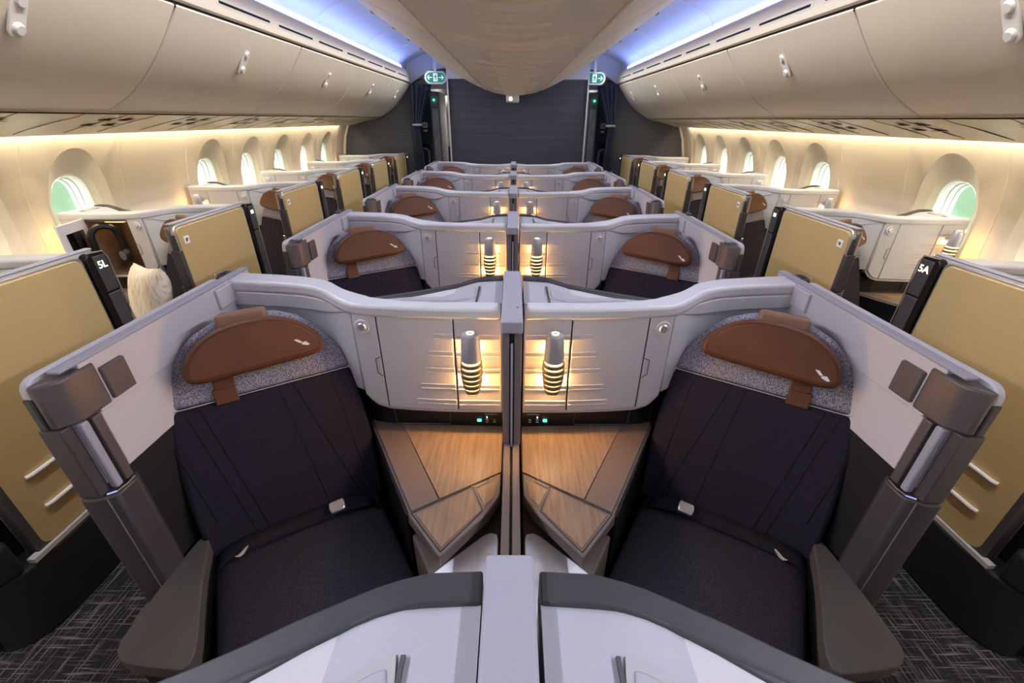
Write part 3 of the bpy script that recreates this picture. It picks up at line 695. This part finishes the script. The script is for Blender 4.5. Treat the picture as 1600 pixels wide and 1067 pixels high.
    bm = NB(); facepanel(bm, -.175, -.036, .800, 1.137); ip_ = finish('lamp_panel', bm, 'console', t, bevel=.003)
    bm = NB()
    for i in range(5):
        z = .822 + i*.060
        for dz in (0, .016): box(bm, -.172, -.040, 1.1245, 1.130, z + dz, z + dz + .0025)
    sub('panel_rib', bm, 'console', ip_)
    ROOTs = ROOT.copy()
    if not opened:
        bm = NB(); facepanel(bm, -.409, -.179, .800, 1.137); cp = finish('cabinet_door', bm, 'console', t, bevel=.003)
        bm = NB()
        for i in range(5):
            z = .822 + i*.060
            for dz in (0, .016): facepanel(bm, -.310 + i*.018, -.181, z + dz, z + dz + .0025, .007, .0105, 4)
        sub('panel_rib', bm, 'console', cp)
    else:
        # hinged by the lamp panel and swung open into the suite
        h = Vector((-.181, 1.134)); a = math.radians(-118)
        d = Vector((math.cos(PI + math.radians(77)), math.sin(PI + math.radians(77)))); nn = Vector((-d.y, d.x))
        q = lambda u, v: tuple(h + d*u + nn*v)
        bm = NB(); prism(bm, [q(0, 0), q(.228, 0), q(.228, .010), q(0, .010)], .800, 1.137); cp = finish('cabinet_door', bm, 'console', t, bevel=.003)
        for sgn in (-1, 1):
            bm = NB()
            v0, v1 = ((-.002, 0) if sgn < 0 else (.010, .012))
            prism(bm, [q(.045, v0), q(.185, v0), q(.185, v1), q(.045, v1)], .845, 1.085); sub('vanity_mirror', bm, 'mirror', cp)
    # recessed dark niche with controls
    bm = NB(); prism(bm, [(-.53, 1.232), (-.50, 1.205), (-.45, 1.188), (-.38, 1.180), (-.034, 1.170), (-.034, 1.22), (-.5, 1.25)], .695, .785); nc = finish('control_recess', bm, 'black', t)
    bm = NB()
    for a, b in (((-.405, .775), (-.215, .775)), ((-.215, .775), (-.215, .708)), ((-.215, .708), (-.400, .708)), ((-.400, .708), (-.405, .775))):
        tube(bm, [(a[0], 1.172, a[1]), (b[0], 1.172, b[1])], .0025, 6)
    sub('pocket_frame', bm, 'post', nc)
    bm = NB(); box(bm, -.121, -.106, 1.165, 1.171, .722, .732); sub('green_button', bm, 'green', nc, bevel=.002)
    bm = NB(); box(bm, -.0885, -.0855, 1.166, 1.171, .738, .741)
    sub('indicator', bm, 'whiteglow', nc)
    bm = NB()
    for xx in (-.092, -.066):
        for zz in (.718, .727): box(bm, xx, xx + .010, 1.167, 1.171, zz, zz + .003)
    box(bm, -.094, -.050, 1.167, 1.171, .752, .755); sub('control_key', bm, 'divider', nc)
    # side table
    edge = [(-.526, 1.241), (-.278, .803)]
    bm = NB(); prism(bm, [(-.53, 1.245), (-.281, .803), (-.030, .953), (-.030, 1.20), (-.45, 1.215)], .640, .694); finish('table_base', bm, 'ledge', t, bevel=.003)
    bm = NB(); prism(bm, [(-.515, 1.235), (-.274, .806), (-.2065, .849), (-.390, 1.19), (-.44, 1.20)], .694, .700); finish('armrest_ledge', bm, 'ledge', t, bevel=.002)
    bm = NB(); prism(bm, [(-.387, 1.185), (-.2035, .851), (-.033, .954), (-.033, 1.178)], .694, .7000); finish('wood_table', bm, 'wood', t)
    bm = NB(); prism(bm, [(-.535, 1.250), (-.289, .800), (-.283, .803), (-.527, 1.250)], .05, .690); finish('side_skirt', bm, 'black', t)
    # folding tray lid
    lid = [(-.284, .797), (-.0325, .948), (-.0325, .862), (-.063, .803), (-.176, .668)]
    bm = NB(); prism(bm, lid, .662, .702); ld = finish('tray_lid', bm, 'tray', t, bevel=.004)
    L = [Vector(p) for p in lid]; c0 = L[0]; e1 = (L[1] - L[0]); 
    def lp_(u, v): # u along the back edge, v towards the viewer
        a = L[0] + (L[1]-L[0])*u; b = L[4] + (L[2]-L[4])*u; p = a + (b-a)*v; return (p.x, p.y)
    bm = NB(); prism(bm, [lp_(.06, .10), lp_(.64, .10), lp_(.66, .90), lp_(.07, .90)], .700, .7035); sub('wood_inlay', bm, 'wood', ld)
    bm = NB(); prism(bm, [lp_(.70, .24), lp_(.96, .24), lp_(.90, .86), lp_(.73, .86)], .700, .7035); sub('small_inlay', bm, 'wood', ld)
    bm = NB()
    q = [lp_(.03, .04), lp_(.67, .04), lp_(.69, .95), lp_(.04, .95), lp_(.03, .04)]
    for a, b in zip(q, q[1:]): tube(bm, [(a[0], a[1], .7025), (b[0], b[1], .7025)], .0011, 4)
    q = [lp_(.66, .03), lp_(.86, .03), lp_(.84, .15), lp_(.70, .15), lp_(.66, .03)]
    for a, b in zip(q, q[1:]): tube(bm, [(a[0], a[1], .7025), (b[0], b[1], .7025)], .0011, 4)
    sub('seam_line', bm, 'black', ld)
    # lower front with rail and marble shelf
    bm = NB(); prism(bm, [(-.281, .800), (-.030, .952), (-.030, .40), (-.225, .40), (-.222, .640), (-.205, .672)], .30, .612); finish('front_housing', bm, 'tray', t, bevel=.006)
    bm = NB(); prism(bm, [(-.196, .735), (-.186, .722), (-.080, .835), (-.090, .845)], .612, .620); finish('latch_rail', bm, 'post', t, bevel=.003)
    mb = [(-.206, .672), (-.165, .712), (-.080, .790), (-.060, .800), (-.040, .795), (-.036, .775), (-.036, .36), (-.20, .36), (-.215, .645)]
    bm = NB(); prism(bm, mb, .612, .624); finish('marble_shelf', bm, 'marble', t, bevel=.003)
    build_lamp(t)
    return t

ANG = math.atan2(.537, .843)
def build_seat():
    P0 = Vector((-.685, .937, .5))
    u = Vector((math.cos(ANG), math.sin(ANG), 0)); f = Vector((math.sin(ANG), -math.cos(ANG), 0)); L = math.radians(18)
    v = -f*math.sin(L) + Vector((0, 0, 1))*math.cos(L); n = (f*math.cos(L) + Vector((0, 0, 1))*math.sin(L)).normalized()
    fr = (P0, u, v, n)
    t = thing('airline_seat', (-.685, .8, 0))
    half = [(.262, -.03), (.268, .14), (.264, .30), (.250, .448)]
    low = [(x + .016, y) for x, y in half] + [(-x + .016, y) for x, y in half[::-1]]
    bm = NB(); slab(bm, fr, low, -.10, 0); finish('backrest', bm, 'fabric', t, bevel=.016, seg=3)
    dome = [(.250, .4485), (.240, .49), (.218, .545), (.185, .598), (.140, .642), (.085, .668), (.03, .678)]
    up = [(x + .016, y) for x, y in dome] + [(-x + .016, y) for x, y in dome[::-1]]
    bm = NB(); slab(bm, fr, up, -.10, -.003); finish('upper_backrest', bm, 'tweed', t, bevel=.014, seg=3)
    bm = NB(); tube(bm, [P0 + u*a + v*.4485 + n*.0 for a in (-.236, 0, .268)], .0018, 5); finish('piping', bm, 'grey', t)
    bm = NB()
    for a, b in (((-.11, 0.0), (-.19, .44)), ((-.075, 0.0), (-.155, .44)), ((.20, .0), (.09, .44)), ((.10, .0), (.05, .44)), ((.235, .0), (.20, .44)), ((-.2, .10), (-.24, .35))):
        tube(bm, [P0 + u*(a[0] + (b[0]-a[0])*k) + v*(a[1] + (b[1]-a[1])*k) + n*(-.0002) for k in (0, .5, 1)], .0016, 4)
    finish('stitching', bm, 'black', t)
    hd = [(-.160, .550), (-.150, .580), (-.120, .618), (-.075, .648), (-.02, .661), (.045, .664), (.100, .656), (.150, .630), (.188, .592), (.203, .560), (.198, .535), (.178, .522), (.10, .518), (-.10, .512), (-.14, .514), (-.157, .528)]
    hd = smoothpts(hd, 1)
    bm = NB(); slab(bm, fr, hd, .004, .058); hr = finish('headrest', bm, 'leather', t, bevel=.017, seg=4, smooth=60)
    bm = NB(); hp = smoothpts([(x*.93 + .0015, .59 + (y - .59)*.88) for x, y in hd], 0)
    tube(bm, [P0 + u*x + v*y + n*.0578 for x, y in hp + hp[:1]], .0012, 4); sub('welt', bm, 'leather', hr)
    eu, ev = (.142, .567) if MIR > 0 else (-.112, .548)
    bm = NB(); k = MIR
    E1 = [(-.020, .012), (-.010, .012), (.002, .000), (-.006, -.001)]
    E2 = [(.004, .000), (.010, .001), (.020, -.010), (.014, -.012), (.002, -.008), (-.003, -.004)]
    for E_ in (E1, E2): slab(bm, fr, [(eu + x*k, ev + y) for x, y in E_], .0575, .0592)
    sub('emblem', bm, 'sticker', hr)
    bm = NB(); slab(bm, fr, [(-.055, .640), (.076, .640), (.076, .689), (-.055, .689)], -.108, .030); finish('headrest_hanger', bm, 'leather_lit', t, bevel=.012, seg=3)
    bm = NB(); slab(bm, fr, [(-.108, .438), (-.056, .438), (-.052, .54), (-.104, .54)], -.004, .006); slab(bm, fr, [(-.112, .436), (-.054, .436), (-.054, .482), (-.112, .482)], -.004, .010)
    finish('headrest_strap', bm, 'leather', t, bevel=.003)
    # cushion: crowned, front edge rolled down
    NUm, NF = 14, 18; bm = NB(); top = []; bot = []
    for j in range(NF + 1):
        q = j / NF; rt_, rb_ = [], []
        for i in range(NUm + 1):
            p = i / NUm*2 - 1
            uu = .005 + p*.247; ff = -.03 + q*.57
            z = .502 - .012*abs(p)**6 - .006*(1-q)**8 - (0.05*max(0, (q - .62)/.38)**2) - .018*max(0, abs(p) - .9)*10
            P = Vector((P0.x, P0.y, 0)) + u*uu + f*ff
            rt_.append(bm.verts.new((P.x, P.y, z))); rb_.append(bm.verts.new((P.x, P.y, .37)))
        top.append(rt_); bot.append(rb_)
    for j in range(NF):
        for i in range(NUm):
            bm.faces.new((top[j][i], top[j][i+1], top[j+1][i+1], top[j+1][i])); bm.faces.new((bot[j][i], bot[j+1][i], bot[j+1][i+1], bot[j][i+1]))
        for g in (0, NUm): bm.faces.new((top[j][g], top[j+1][g], bot[j+1][g], bot[j][g]))
    for i in range(NUm):
        for g in (0, NF): bm.faces.new((top[g][i], top[g][i+1], bot[g][i+1], bot[g][i]))
    finish('seat_cushion', bm, 'pan', t, bevel=.012, seg=3, smooth=50)
    bm = NB(); B = [Vector((P0.x, P0.y, 0)) + u*a + f*b for a, b in ((-.22, -.05), (.22, -.05), (.22, .45), (-.22, .45))]
    prism(bm, [(p.x, p.y) for p in B], .02, .375); finish('seat_base', bm, 'black', t, bevel=.01)
    # belt
    def S(a, b, z): p = Vector((P0.x, P0.y, 0)) + u*a + f*b; return Vector((p.x, p.y, z))
    bm = NB()
    def strip(pts, w_):
        rows = [[bm.verts.new(S(a, b - w_/2, z + dz)) for dz in (0,)] + [bm.verts.new(S(a, b + w_/2, z2))] for a, b, z, z2 in pts for dz in (0,)]
        for x, y in zip(rows, rows[1:]): bm.faces.new((x[0], y[0], y[1], x[1]))
    strip([(.225, .052, .504, .506), (.20, .045, .520, .512), (.155, .04, .532, .520), (.11, .035, .538, .522), (.05, .03, .530, .512), (-.03, .028, .532, .514), (-.12, .026, .530, .512), (-.20, .028, .520, .508), (-.235, .04, .490, .490)], .046)
    o = finish('seat_belt', bm, 'belt', t, smooth=60); sm = o.modifiers.new('thick', 'SOLIDIFY'); sm.thickness = .002
    bk = (S(.115, .045, .538), u, (f*.75 - Vector((0, 0, 1))*.5).normalized(), (f*.5 + Vector((0, 0, 1))*.8).normalized())
    bm = NB(); slab(bm, bk, [(-.022, -.018), (.022, -.018), (.024, 0), (.022, .018), (-.022, .018), (-.026, 0)], -.006, .012); sub('buckle', bm, 'alu', o, bevel=.005, seg=3)
    bm = NB(); tg = (S(-.16, .05, .516),) + bk[1:]
    slab(bm, tg, smoothpts([(-.022, .003), (0, .012), (.024, -.014), (.010, -.010), (-.006, .002)], 1), 0, .006); sub('belt_tongue', bm, 'chrome', o)
    # outer arm pad with its base
    pad = smoothpts([(-.925, .84), (-.895, .845), (-.83, .70), (-.705, .492), (-.80, .497), (-.925, .515), (-.930, .62)], 2)
    bm = NB(); prism(bm, pad, .505, .55); finish('armrest_pad', bm, 'pad', t, bevel=.012, seg=3)
    bm = NB(); prism(bm, [(-.92, .84), (-.89, .84), (-.82, .69), (-.72, .51), (-.90, .53), (-.92, .62)], .03, .505); finish('armrest_base', bm, 'black', t, bevel=.01)
    return t

def build_door(window=False):
    t = thing('privacy_door', (-.965, 1.05, 0))
    XO, XI = -1.0, -.977
    def rbox(bm, x0, x1, y0, y1, z0, z1, r, corners='nf'):
        pts = []
        for cy, cz, s0 in ((y1 - r, z0 + r, -90), (y1 - r, z1 - r, 0), (y0 + r, z1 - r, 90), (y0 + r, z0 + r, 180)):
            for k in range(5): a = math.radians(s0 + k*22.5); pts.append((cy + r*math.cos(a), cz + r*math.sin(a)))
        a = [bm.verts.new((x0, p, q)) for p, q in pts]; b = [bm.verts.new((x1, p, q)) for p, q in pts]
        bm.faces.new(a[::-1]); bm.faces.new(b); n = len(pts)
        for i in range(n): j = (i+1) % n; bm.faces.new((a[i], a[j], b[j], b[i]))
    # outer sliding leaf: gold skin on the aisle side, pale edge frame
    bm = NB(); rbox(bm, XO + .004, XI, .702, 1.345, .285, 1.180, .03); finish('door_frame', bm, 'alu' if window else 'shell', t, bevel=.004)
    bm = NB(); rbox(bm, XO - .003, XO + .006, .714, 1.333, .305, 1.170, .03); g = finish('gold_panel', bm, 'gold', t, bevel=.003)
    bm = NB()
    for z in (.565, .432): tube(bm, [(XO - .004, .775, z), (XO - .010, .79, z), (XO - .010, 1.27, z), (XO - .004, 1.285, z)], .0075, 8)
    finish('kick_rail', bm, 'railw', t)
    # dark pillar with the seat number at the far end of the leaf
    bm = NB(); rbox(bm, XO - .004, XI + .006, 1.352, 1.438, .60, 1.178, .025); pl = finish('number_pillar', bm, 'black', t, bevel=.003)
    bm = NB(); box(bm, XO - .0075, XO - .003, 1.376, 1.432, 1.02, 1.165); sub('number_plate', bm, 'charcoal', pl, bevel=.003)
    bm = NB(); box(bm, XO - .0075, XO - .003, 1.376, 1.432, .70, 1.012); sub('lower_plate', bm, 'post', pl, bevel=.003)
    bm = NB(); tube(bm, [(XO - .004, 1.442, .62), (XO - .004, 1.442, 1.15), (XO - .004, 1.43, 1.176), (XO - .004, 1.36, 1.182)], .0028, 6); sub('pillar_edge', bm, 'alu', pl)
    # inner fixed screen: pale upper and lower fields with a crease
    bm = NB(); rbox(bm, -.958, -.934, .775, 1.432, 1.054, 1.182, .006); rbox(bm, -.958, -.938, .775, 1.40, .895, 1.0545, .002); sc_ = finish('inner_screen', bm, 'doorgrey', t, bevel=.002)
    bm = NB(); box(bm, -.960, -.933, .735, 1.436, 1.178, 1.186); finish('screen_edge', bm, 'divider', t, bevel=.003)
    bm = NB(); box(bm, -.973, -.960, .80, 1.40, .05, 1.150); box(bm, -.960, -.942, .775, 1.40, .05, .895); finish('lower_screen', bm, 'blackm', t)
    # latch block, pull pad, bracket
    bm = NB(); prism(bm, [(-.976, .700), (-.962, .697), (-.936, .722), (-.930, .735), (-.930, .806), (-.976, .806)], 1.062, 1.170); finish('latch_block', bm, 'latch', t, bevel=.006)
    bm = NB(); rbox(bm, -.940, -.925, .810, .872, 1.068, 1.150, .004); finish('pull_pad', bm, 'latch', t, bevel=.003)
    bm = NB(); rbox(bm, -.938, -.924, 1.235, 1.318, 1.108, 1.172, .006); finish('top_bracket', bm, 'doorgrey', t, bevel=.004)
    # column below the latch
    bm = NB(); box(bm, -.998, -.950, .693, .722, .868, 1.062); box(bm, -.9955, -.977, .6975, .7045, 1.058, 1.140); finish('column_outer', bm, 'post', t, bevel=.004)
    bm = NB(); box(bm, -.950, -.932, .722, .740, .872, 1.060); finish('guide_rail', bm, 'divider', t, bevel=.004)
    bm = NB(); box(bm, -.950, -.932, .748, .770, .872, 1.058); finish('guide_post', bm, 'latch', t, bevel=.003)
    bm = NB(); prism(bm, [(-1.0, .690), (-.962, .690), (-.925, .708), (-.922, .765), (-.945, .79), (-1.0, .79)], .02, .866); c = finish('column', bm, 'post', t, bevel=.006)
    bm = NB(); tube(bm, [(-.946, .706, .868), (-.928, .714, .870), (-.924, .735, .870), (-.926, .762, .870)], .0035, 6); sub('column_cap', bm, 'chrome', c)
    bm = NB(); tube(bm, [(-.944, .6985, .05), (-.944, .6985, .86)], .0015, 5); sub('column_joint', bm, 'alu', c)
    return t

def build_plinth():
    t = thing('suite_plinth', (-1.0, 1.1, 0))
    pts = smoothpts([(-1.015, 1.62), (-1.015, 1.1), (-1.015, .72), (-.985, .60), (-.90, .55), (-.85, .60), (-.85, 1.62)], 1)
    bm = NB(); prism(bm, pts, .0, .285); finish('base', bm, 'blackm', t, bevel=.01)
    bm = NB(); prism(bm, smoothpts([(-1.012, .69), (-1.0, .62), (-.975, .585), (-.87, .56), (-.87, .69)], 1), .285, .42); finish('rounded_end', bm, 'blackm', t, bevel=.02, seg=3)
    bm = NB(); box(bm, -1.012, -.985, .70, 1.345, .285, .303); finish('sill', bm, 'grey', t)
    return t

def text_obj(txt, size, loc, rot, parent, m):
    cu = bpy.data.curves.new('seat_number', 'FONT'); cu.body = txt; cu.size = size; cu.extrude = .0006; cu.align_x = 'CENTER'; cu.align_y = 'CENTER'
    tmp = bpy.data.objects.new('tmp', cu); COL.objects.link(tmp); bpy.context.view_layer.update()
    me = bpy.data.meshes.new_from_object(tmp.evaluated_get(bpy.context.evaluated_depsgraph_get())); bpy.data.objects.remove(tmp)
    me.materials.clear(); me.materials.append(M[m]); me.name = 'seat_number'
    o = bpy.data.objects.new('seat_number', me); COL.objects.link(o); o.parent = parent
    o.matrix_local = Matrix.Translation(Vector(loc)) @ rot
    return o

PITCHY = 1.09
PROTO = {}
for m, side in ((1, 'L'), (-1, 'R')):
    MIR = m
    PROTO[side] = dict(console=build_console(), seat=build_seat(), door=build_door(), plinth=build_plinth())
    if side == 'R':
        PROTO['open'] = build_console(opened=True)
        # the door of the window suites shows its aluminium edge frame
    NEAR_SHIFT = .04; PROTO[side + 'w'] = build_door(True); NEAR_SHIFT = 0
MIR = 1
CROW = ['nearest', 'second', 'third', 'fourth', 'farthest']
WROW = ['nearest', 'second', 'third', 'fourth', 'fifth', 'farthest']
used = set()
def place(key, kind, off):
    p = PROTO[key] if kind is None else PROTO[key][kind]
    if id(p) not in used and off.length < 1e-9:
        used.add(id(p)); return p
    return dup(p, None, off)
def lamp_light(x, y, z, e=2.2):
    l = bpy.data.lights.new('lamp_bulb', 'POINT'); l.energy = e; l.color = (1, .52, .15); l.shadow_soft_size = .006
    o = bpy.data.objects.new('lamp_bulb', l); COL.objects.link(o); o.location = (x, y, z)
for k in range(5):
    for side, s, nm in (('L', -1, 'left'), ('R', 1, 'right')):
        off = Vector((0, PITCHY*k, 0))
        c = place(side, 'console', off); tag(c, 'white and grey suite console with striped lamp, %s-centre seat, %s row' % (nm, CROW[k]), 'suite console', 'centre suite consoles')
        c = place(side, 'seat', off); tag(c, 'charcoal seat with brown leather headrest, %s of the centre divider, %s row' % (nm, CROW[k]), 'seat', 'centre pair seats')
        c = place(side, 'door', off); tag(c, 'grey privacy door with taupe latch beside the %s-centre seat, %s row' % (nm, CROW[k]), 'privacy door', 'centre suite privacy doors')
        c = place(side, 'plinth', off); tag(c, 'black floor plinth under the %s-centre suite wall, %s row' % (nm, CROW[k]), 'plinth', 'centre suite plinths')
        for dz in (.04, -.075): lamp_light(-s*LAMP[0]*-1*-1 if False else s*.122, LAMP[1] + .040 + off.y, 1.0 + dz)
# console right in front of the camera (only its top and divider are in view)
for side, nm in (('L', 'left'), ('R', 'right')):
    c = dup(PROTO[side]['console'], None, (0, -1.09, 0)); tag(c, 'white console top with charcoal edge at the picture bottom, %s of divider cap' % nm, 'suite console', 'centre suite consoles')
# window suites; a right-hand (mirrored) module stands along the left wall and the other way round
DX, DY, KX = 2.65, .23, .98
def fit(c, off, s):
    l = c.location.x - off.x; c.scale.x = KX; c.location.x = s*(1.65 + KX) + KX*l
    return c
for k in range(6):
    for wall, side, s in (('left', 'R', -1), ('right', 'L', 1)):
        off = Vector((s*DX, DY + PITCHY*k, 0))
        opened = (wall == 'left' and k == 1)
        c = fit(dup(PROTO['open'], None, off) if opened else dup(PROTO[side]['console'], None, off), off, s)
        extra = ' with its cabinet standing open' if opened else ''
        tag(c, 'grey console along the %s window wall%s, %s row' % (wall, extra, WROW[k]), 'suite console', '%s window consoles' % wall)
        c = fit(dup(PROTO[side]['seat'], None, off), off, s); tag(c, 'charcoal window seat with brown headrest, %s side, %s row' % (wall, WROW[k]), 'seat', '%s window seats' % wall)
        c = fit(dup(PROTO[side + 'w'], None, off), off, s); tag(c, 'gold aisle panel with dark number pillar, %s window suite, %s row' % (wall, WROW[k]), 'privacy door', '%s gold aisle panels' % wall)
        pil = [q for q in c.children if q.name.startswith('number_pillar')][0]
        num = {0: '5L' if wall == 'left' else '5A'}.get(k)
        xx = (-s)*1.0080  # aisle face, relative to module
        rootl = Vector((.965 if side == 'R' else -.965, 1.05, 0))
        face = Vector(((-s)*-1.0, 1.404, 1.115)) if False else Vector((1.0080 if side == 'R' else -1.0080, 1.404, 1.128))
        rel = face - rootl
        rotm = (Matrix(((0, 0, 1, 0), (1, 0, 0, 0), (0, 1, 0, 0), (0, 0, 0, 1))) if side == 'R' else Matrix(((0, 0, -1, 0), (-1, 0, 0, 0), (0, 1, 0, 0), (0, 0, 0, 1))))
        if num: text_obj(num, .040, rel, rotm, pil, 'signglow')
        else:
            bm = NB(); box(bm, rel.x - .001, rel.x + .001, rel.y - .012, rel.y + .012, rel.z - .010, rel.z + .010)
            ROOT = Vector((0, 0, 0)); finish('number_glow', bm, 'signglow', pil)
        c = fit(dup(PROTO[side]['plinth'], None, off), off, s); tag(c, 'black floor plinth under the gold %s aisle panel, %s row' % (wall, WROW[k]), 'plinth', '%s window suite plinths' % wall)
        if k in (1, 2):
            # small white label with a black mark on the gold panel
            bm = NB(); yy = 0.80 + off.y; zz = 1.105; xf = s*(DX - 1.0035)
            box(bm, xf - .0015, xf + .0015, yy - .018, yy + .018, zz - .018, zz + .018)
            o = finish('label_sticker', bm, 'sticker', loc=(xf, yy, zz)); tag(o, 'small white square label on the %s gold panel of the %s row' % (wall, WROW[k]), 'label')
            bm = NB(); box(bm, xf - .0022, xf + .0022, yy - .008, yy + .002, zz - .008, zz + .008); box(bm, xf - .0022, xf + .0022, yy + .005, yy + .009, zz - .002, zz + .008)
            ROOT = Vector((xf, yy, zz)); finish('printed_mark', bm, 'charcoal', o)
        if k >= 1:
            for dz in (.04, -.075): lamp_light(s*(1.65 + KX - KX*.122), LAMP[1] + .040 + off.y, 1.0 + dz, 0.55)
# remove prototypes that were only sources
def kill(o):
    for ch in list(o.children): kill(ch)
    bpy.data.objects.remove(o)
for key in ('open', 'Lw', 'Rw'): kill(PROTO[key])

# centre dividers
def build_divider(k):
    oy = PITCHY*k if k >= 0 else -1.09
    t = thing('centre_divider', (0, 1.2 + oy, .7)); y = oy
    bm = NB(); box(bm, -.0315, .0275, 1.005 + y, 1.427 + y, 1.143, 1.180); c = finish('cap', bm, 'divider', t, bevel=.005, seg=3)
    bm = NB(); disc(bm, (.013, 1.10 + y + (.16 if k < 0 else 0), 1.1795), (0, 0, 1), .003, .001, 12); sub('sensor_hole', bm, 'black', c)
    bm = NB(); box(bm, -.0265, .0225, 1.03 + y, 1.40 + y, .752, 1.144); p = finish('screen', bm, 'divider', t, bevel=.002)
    bm = NB(); box(bm, -.029, -.009, 1.020 + y, 1.034 + y, .752, 1.143); box(bm, .005, .025, 1.020 + y, 1.034 + y, .752, 1.143); sub('edge_trim', bm, 'dividerdark', p, bevel=.002)
    bm = NB(); box(bm, -.009, .005, 1.026 + y, 1.031 + y, .752, 1.143); sub('slot', bm, 'black', p)
    bm = NB(); box(bm, -.005, .001, 1.016 + y, 1.030 + y, .735, 1.105); sub('sliding_edge', bm, 'divider', p, bevel=.0015)
    bm = NB(); box(bm, -.026, -.0055, .34 + y, 1.04 + y, .62, .752); box(bm, .0015, .022, .34 + y, 1.04 + y, .62, .752); finish('floor_track', bm, 'tray', t, bevel=.003)
    bm = NB(); box(bm, -.0055, .0015, .34 + y, 1.03 + y, .62, .744); finish('track_groove', bm, 'black', t)
    bm = NB(); box(bm, -.03, .026, .34 + y, 1.40 + y, .02, .62); finish('lower_panel', bm, 'blackm', t)
    return t
t = build_divider(-1); tag(t, 'wide lavender divider cap with small black hole at the bottom centre of the picture', 'divider', 'centre dividers')
for k in range(5):
    t = build_divider(k); tag(t, 'lavender upright divider between the centre seats, %s row' % CROW[k], 'divider', 'centre dividers')

# ------------------------------------------------------------------ loose things
# pillow on the second left window seat
t = thing('pillow', (-1.93, 2.0, .55))
bm = NB(); N = 20; fr_u = Vector((.80, -.55, .10)).normalized(); fr_v = Vector((.15, .1, .98)).normalized(); fr_n = fr_u.cross(fr_v).normalized()
cen = Vector((-1.93, 2.09, .765)); gr = {}
for sd in (-1, 1):
    for i in range(N + 1):
        for j in range(N + 1):
            a, b = i/N*2 - 1, j/N*2 - 1
            th = .065 * max(0, (1 - a**4)) ** .6 * max(0, (1 - b**4)) ** .6 * (1 + .12*math.sin(7*a + 3*b))
            k = 1 - .09*(1 - abs(a*b))
            gr[sd, i, j] = bm.verts.new(cen + fr_u*(a*.21*k) + fr_v*(b*.21*k) + fr_n*(sd*th))
for sd in (-1, 1):
    for i in range(N):
        for j in range(N): bm.faces.new((gr[sd,i,j], gr[sd,i+1,j], gr[sd,i+1,j+1], gr[sd,i,j+1]))
finish('cover', bm, 'pillow', t, smooth=70); tag(t, 'cream patterned pillow standing on the left window seat behind the grey door', 'pillow')

# headphones in the open cabinet: hanging over the back, ear cup facing out
t = thing('headphones', (-2.36, 2.46, .82)); tag(t, 'black over-ear headphones with silver ear cup inside the open cabinet', 'headphones')
hc = Vector((-2.375, 2.455, .958))
bm = NB(); pts = [hc + Vector((.036*math.cos(a), .050*math.cos(a), .075 + .060*math.sin(a))) for a in [PI*q/14 for q in range(15)]]
pts = [hc + Vector((.040, .052, -.01))] + pts + [hc + Vector((-.040, -.052, -.01))]
tube(bm, pts, .018, 8); finish('headband', bm, 'black', t)
for q in (-1, 1):
    c = hc + Vector((q*.040, q*.050, -.045))
    bm = NB(); disc(bm, c - Vector((0, .0, 0)), (-q*.3, -.9, 0), .046, .028, 24, .040); e = finish('ear_cup', bm, 'black', t, bevel=.006)
    nn = Vector((-q*.3, -.9, 0)).normalized(); bm = NB(); disc(bm, c + nn*.028, nn, .028, .002, 24); sub('cup_disc', bm, 'alu', e)
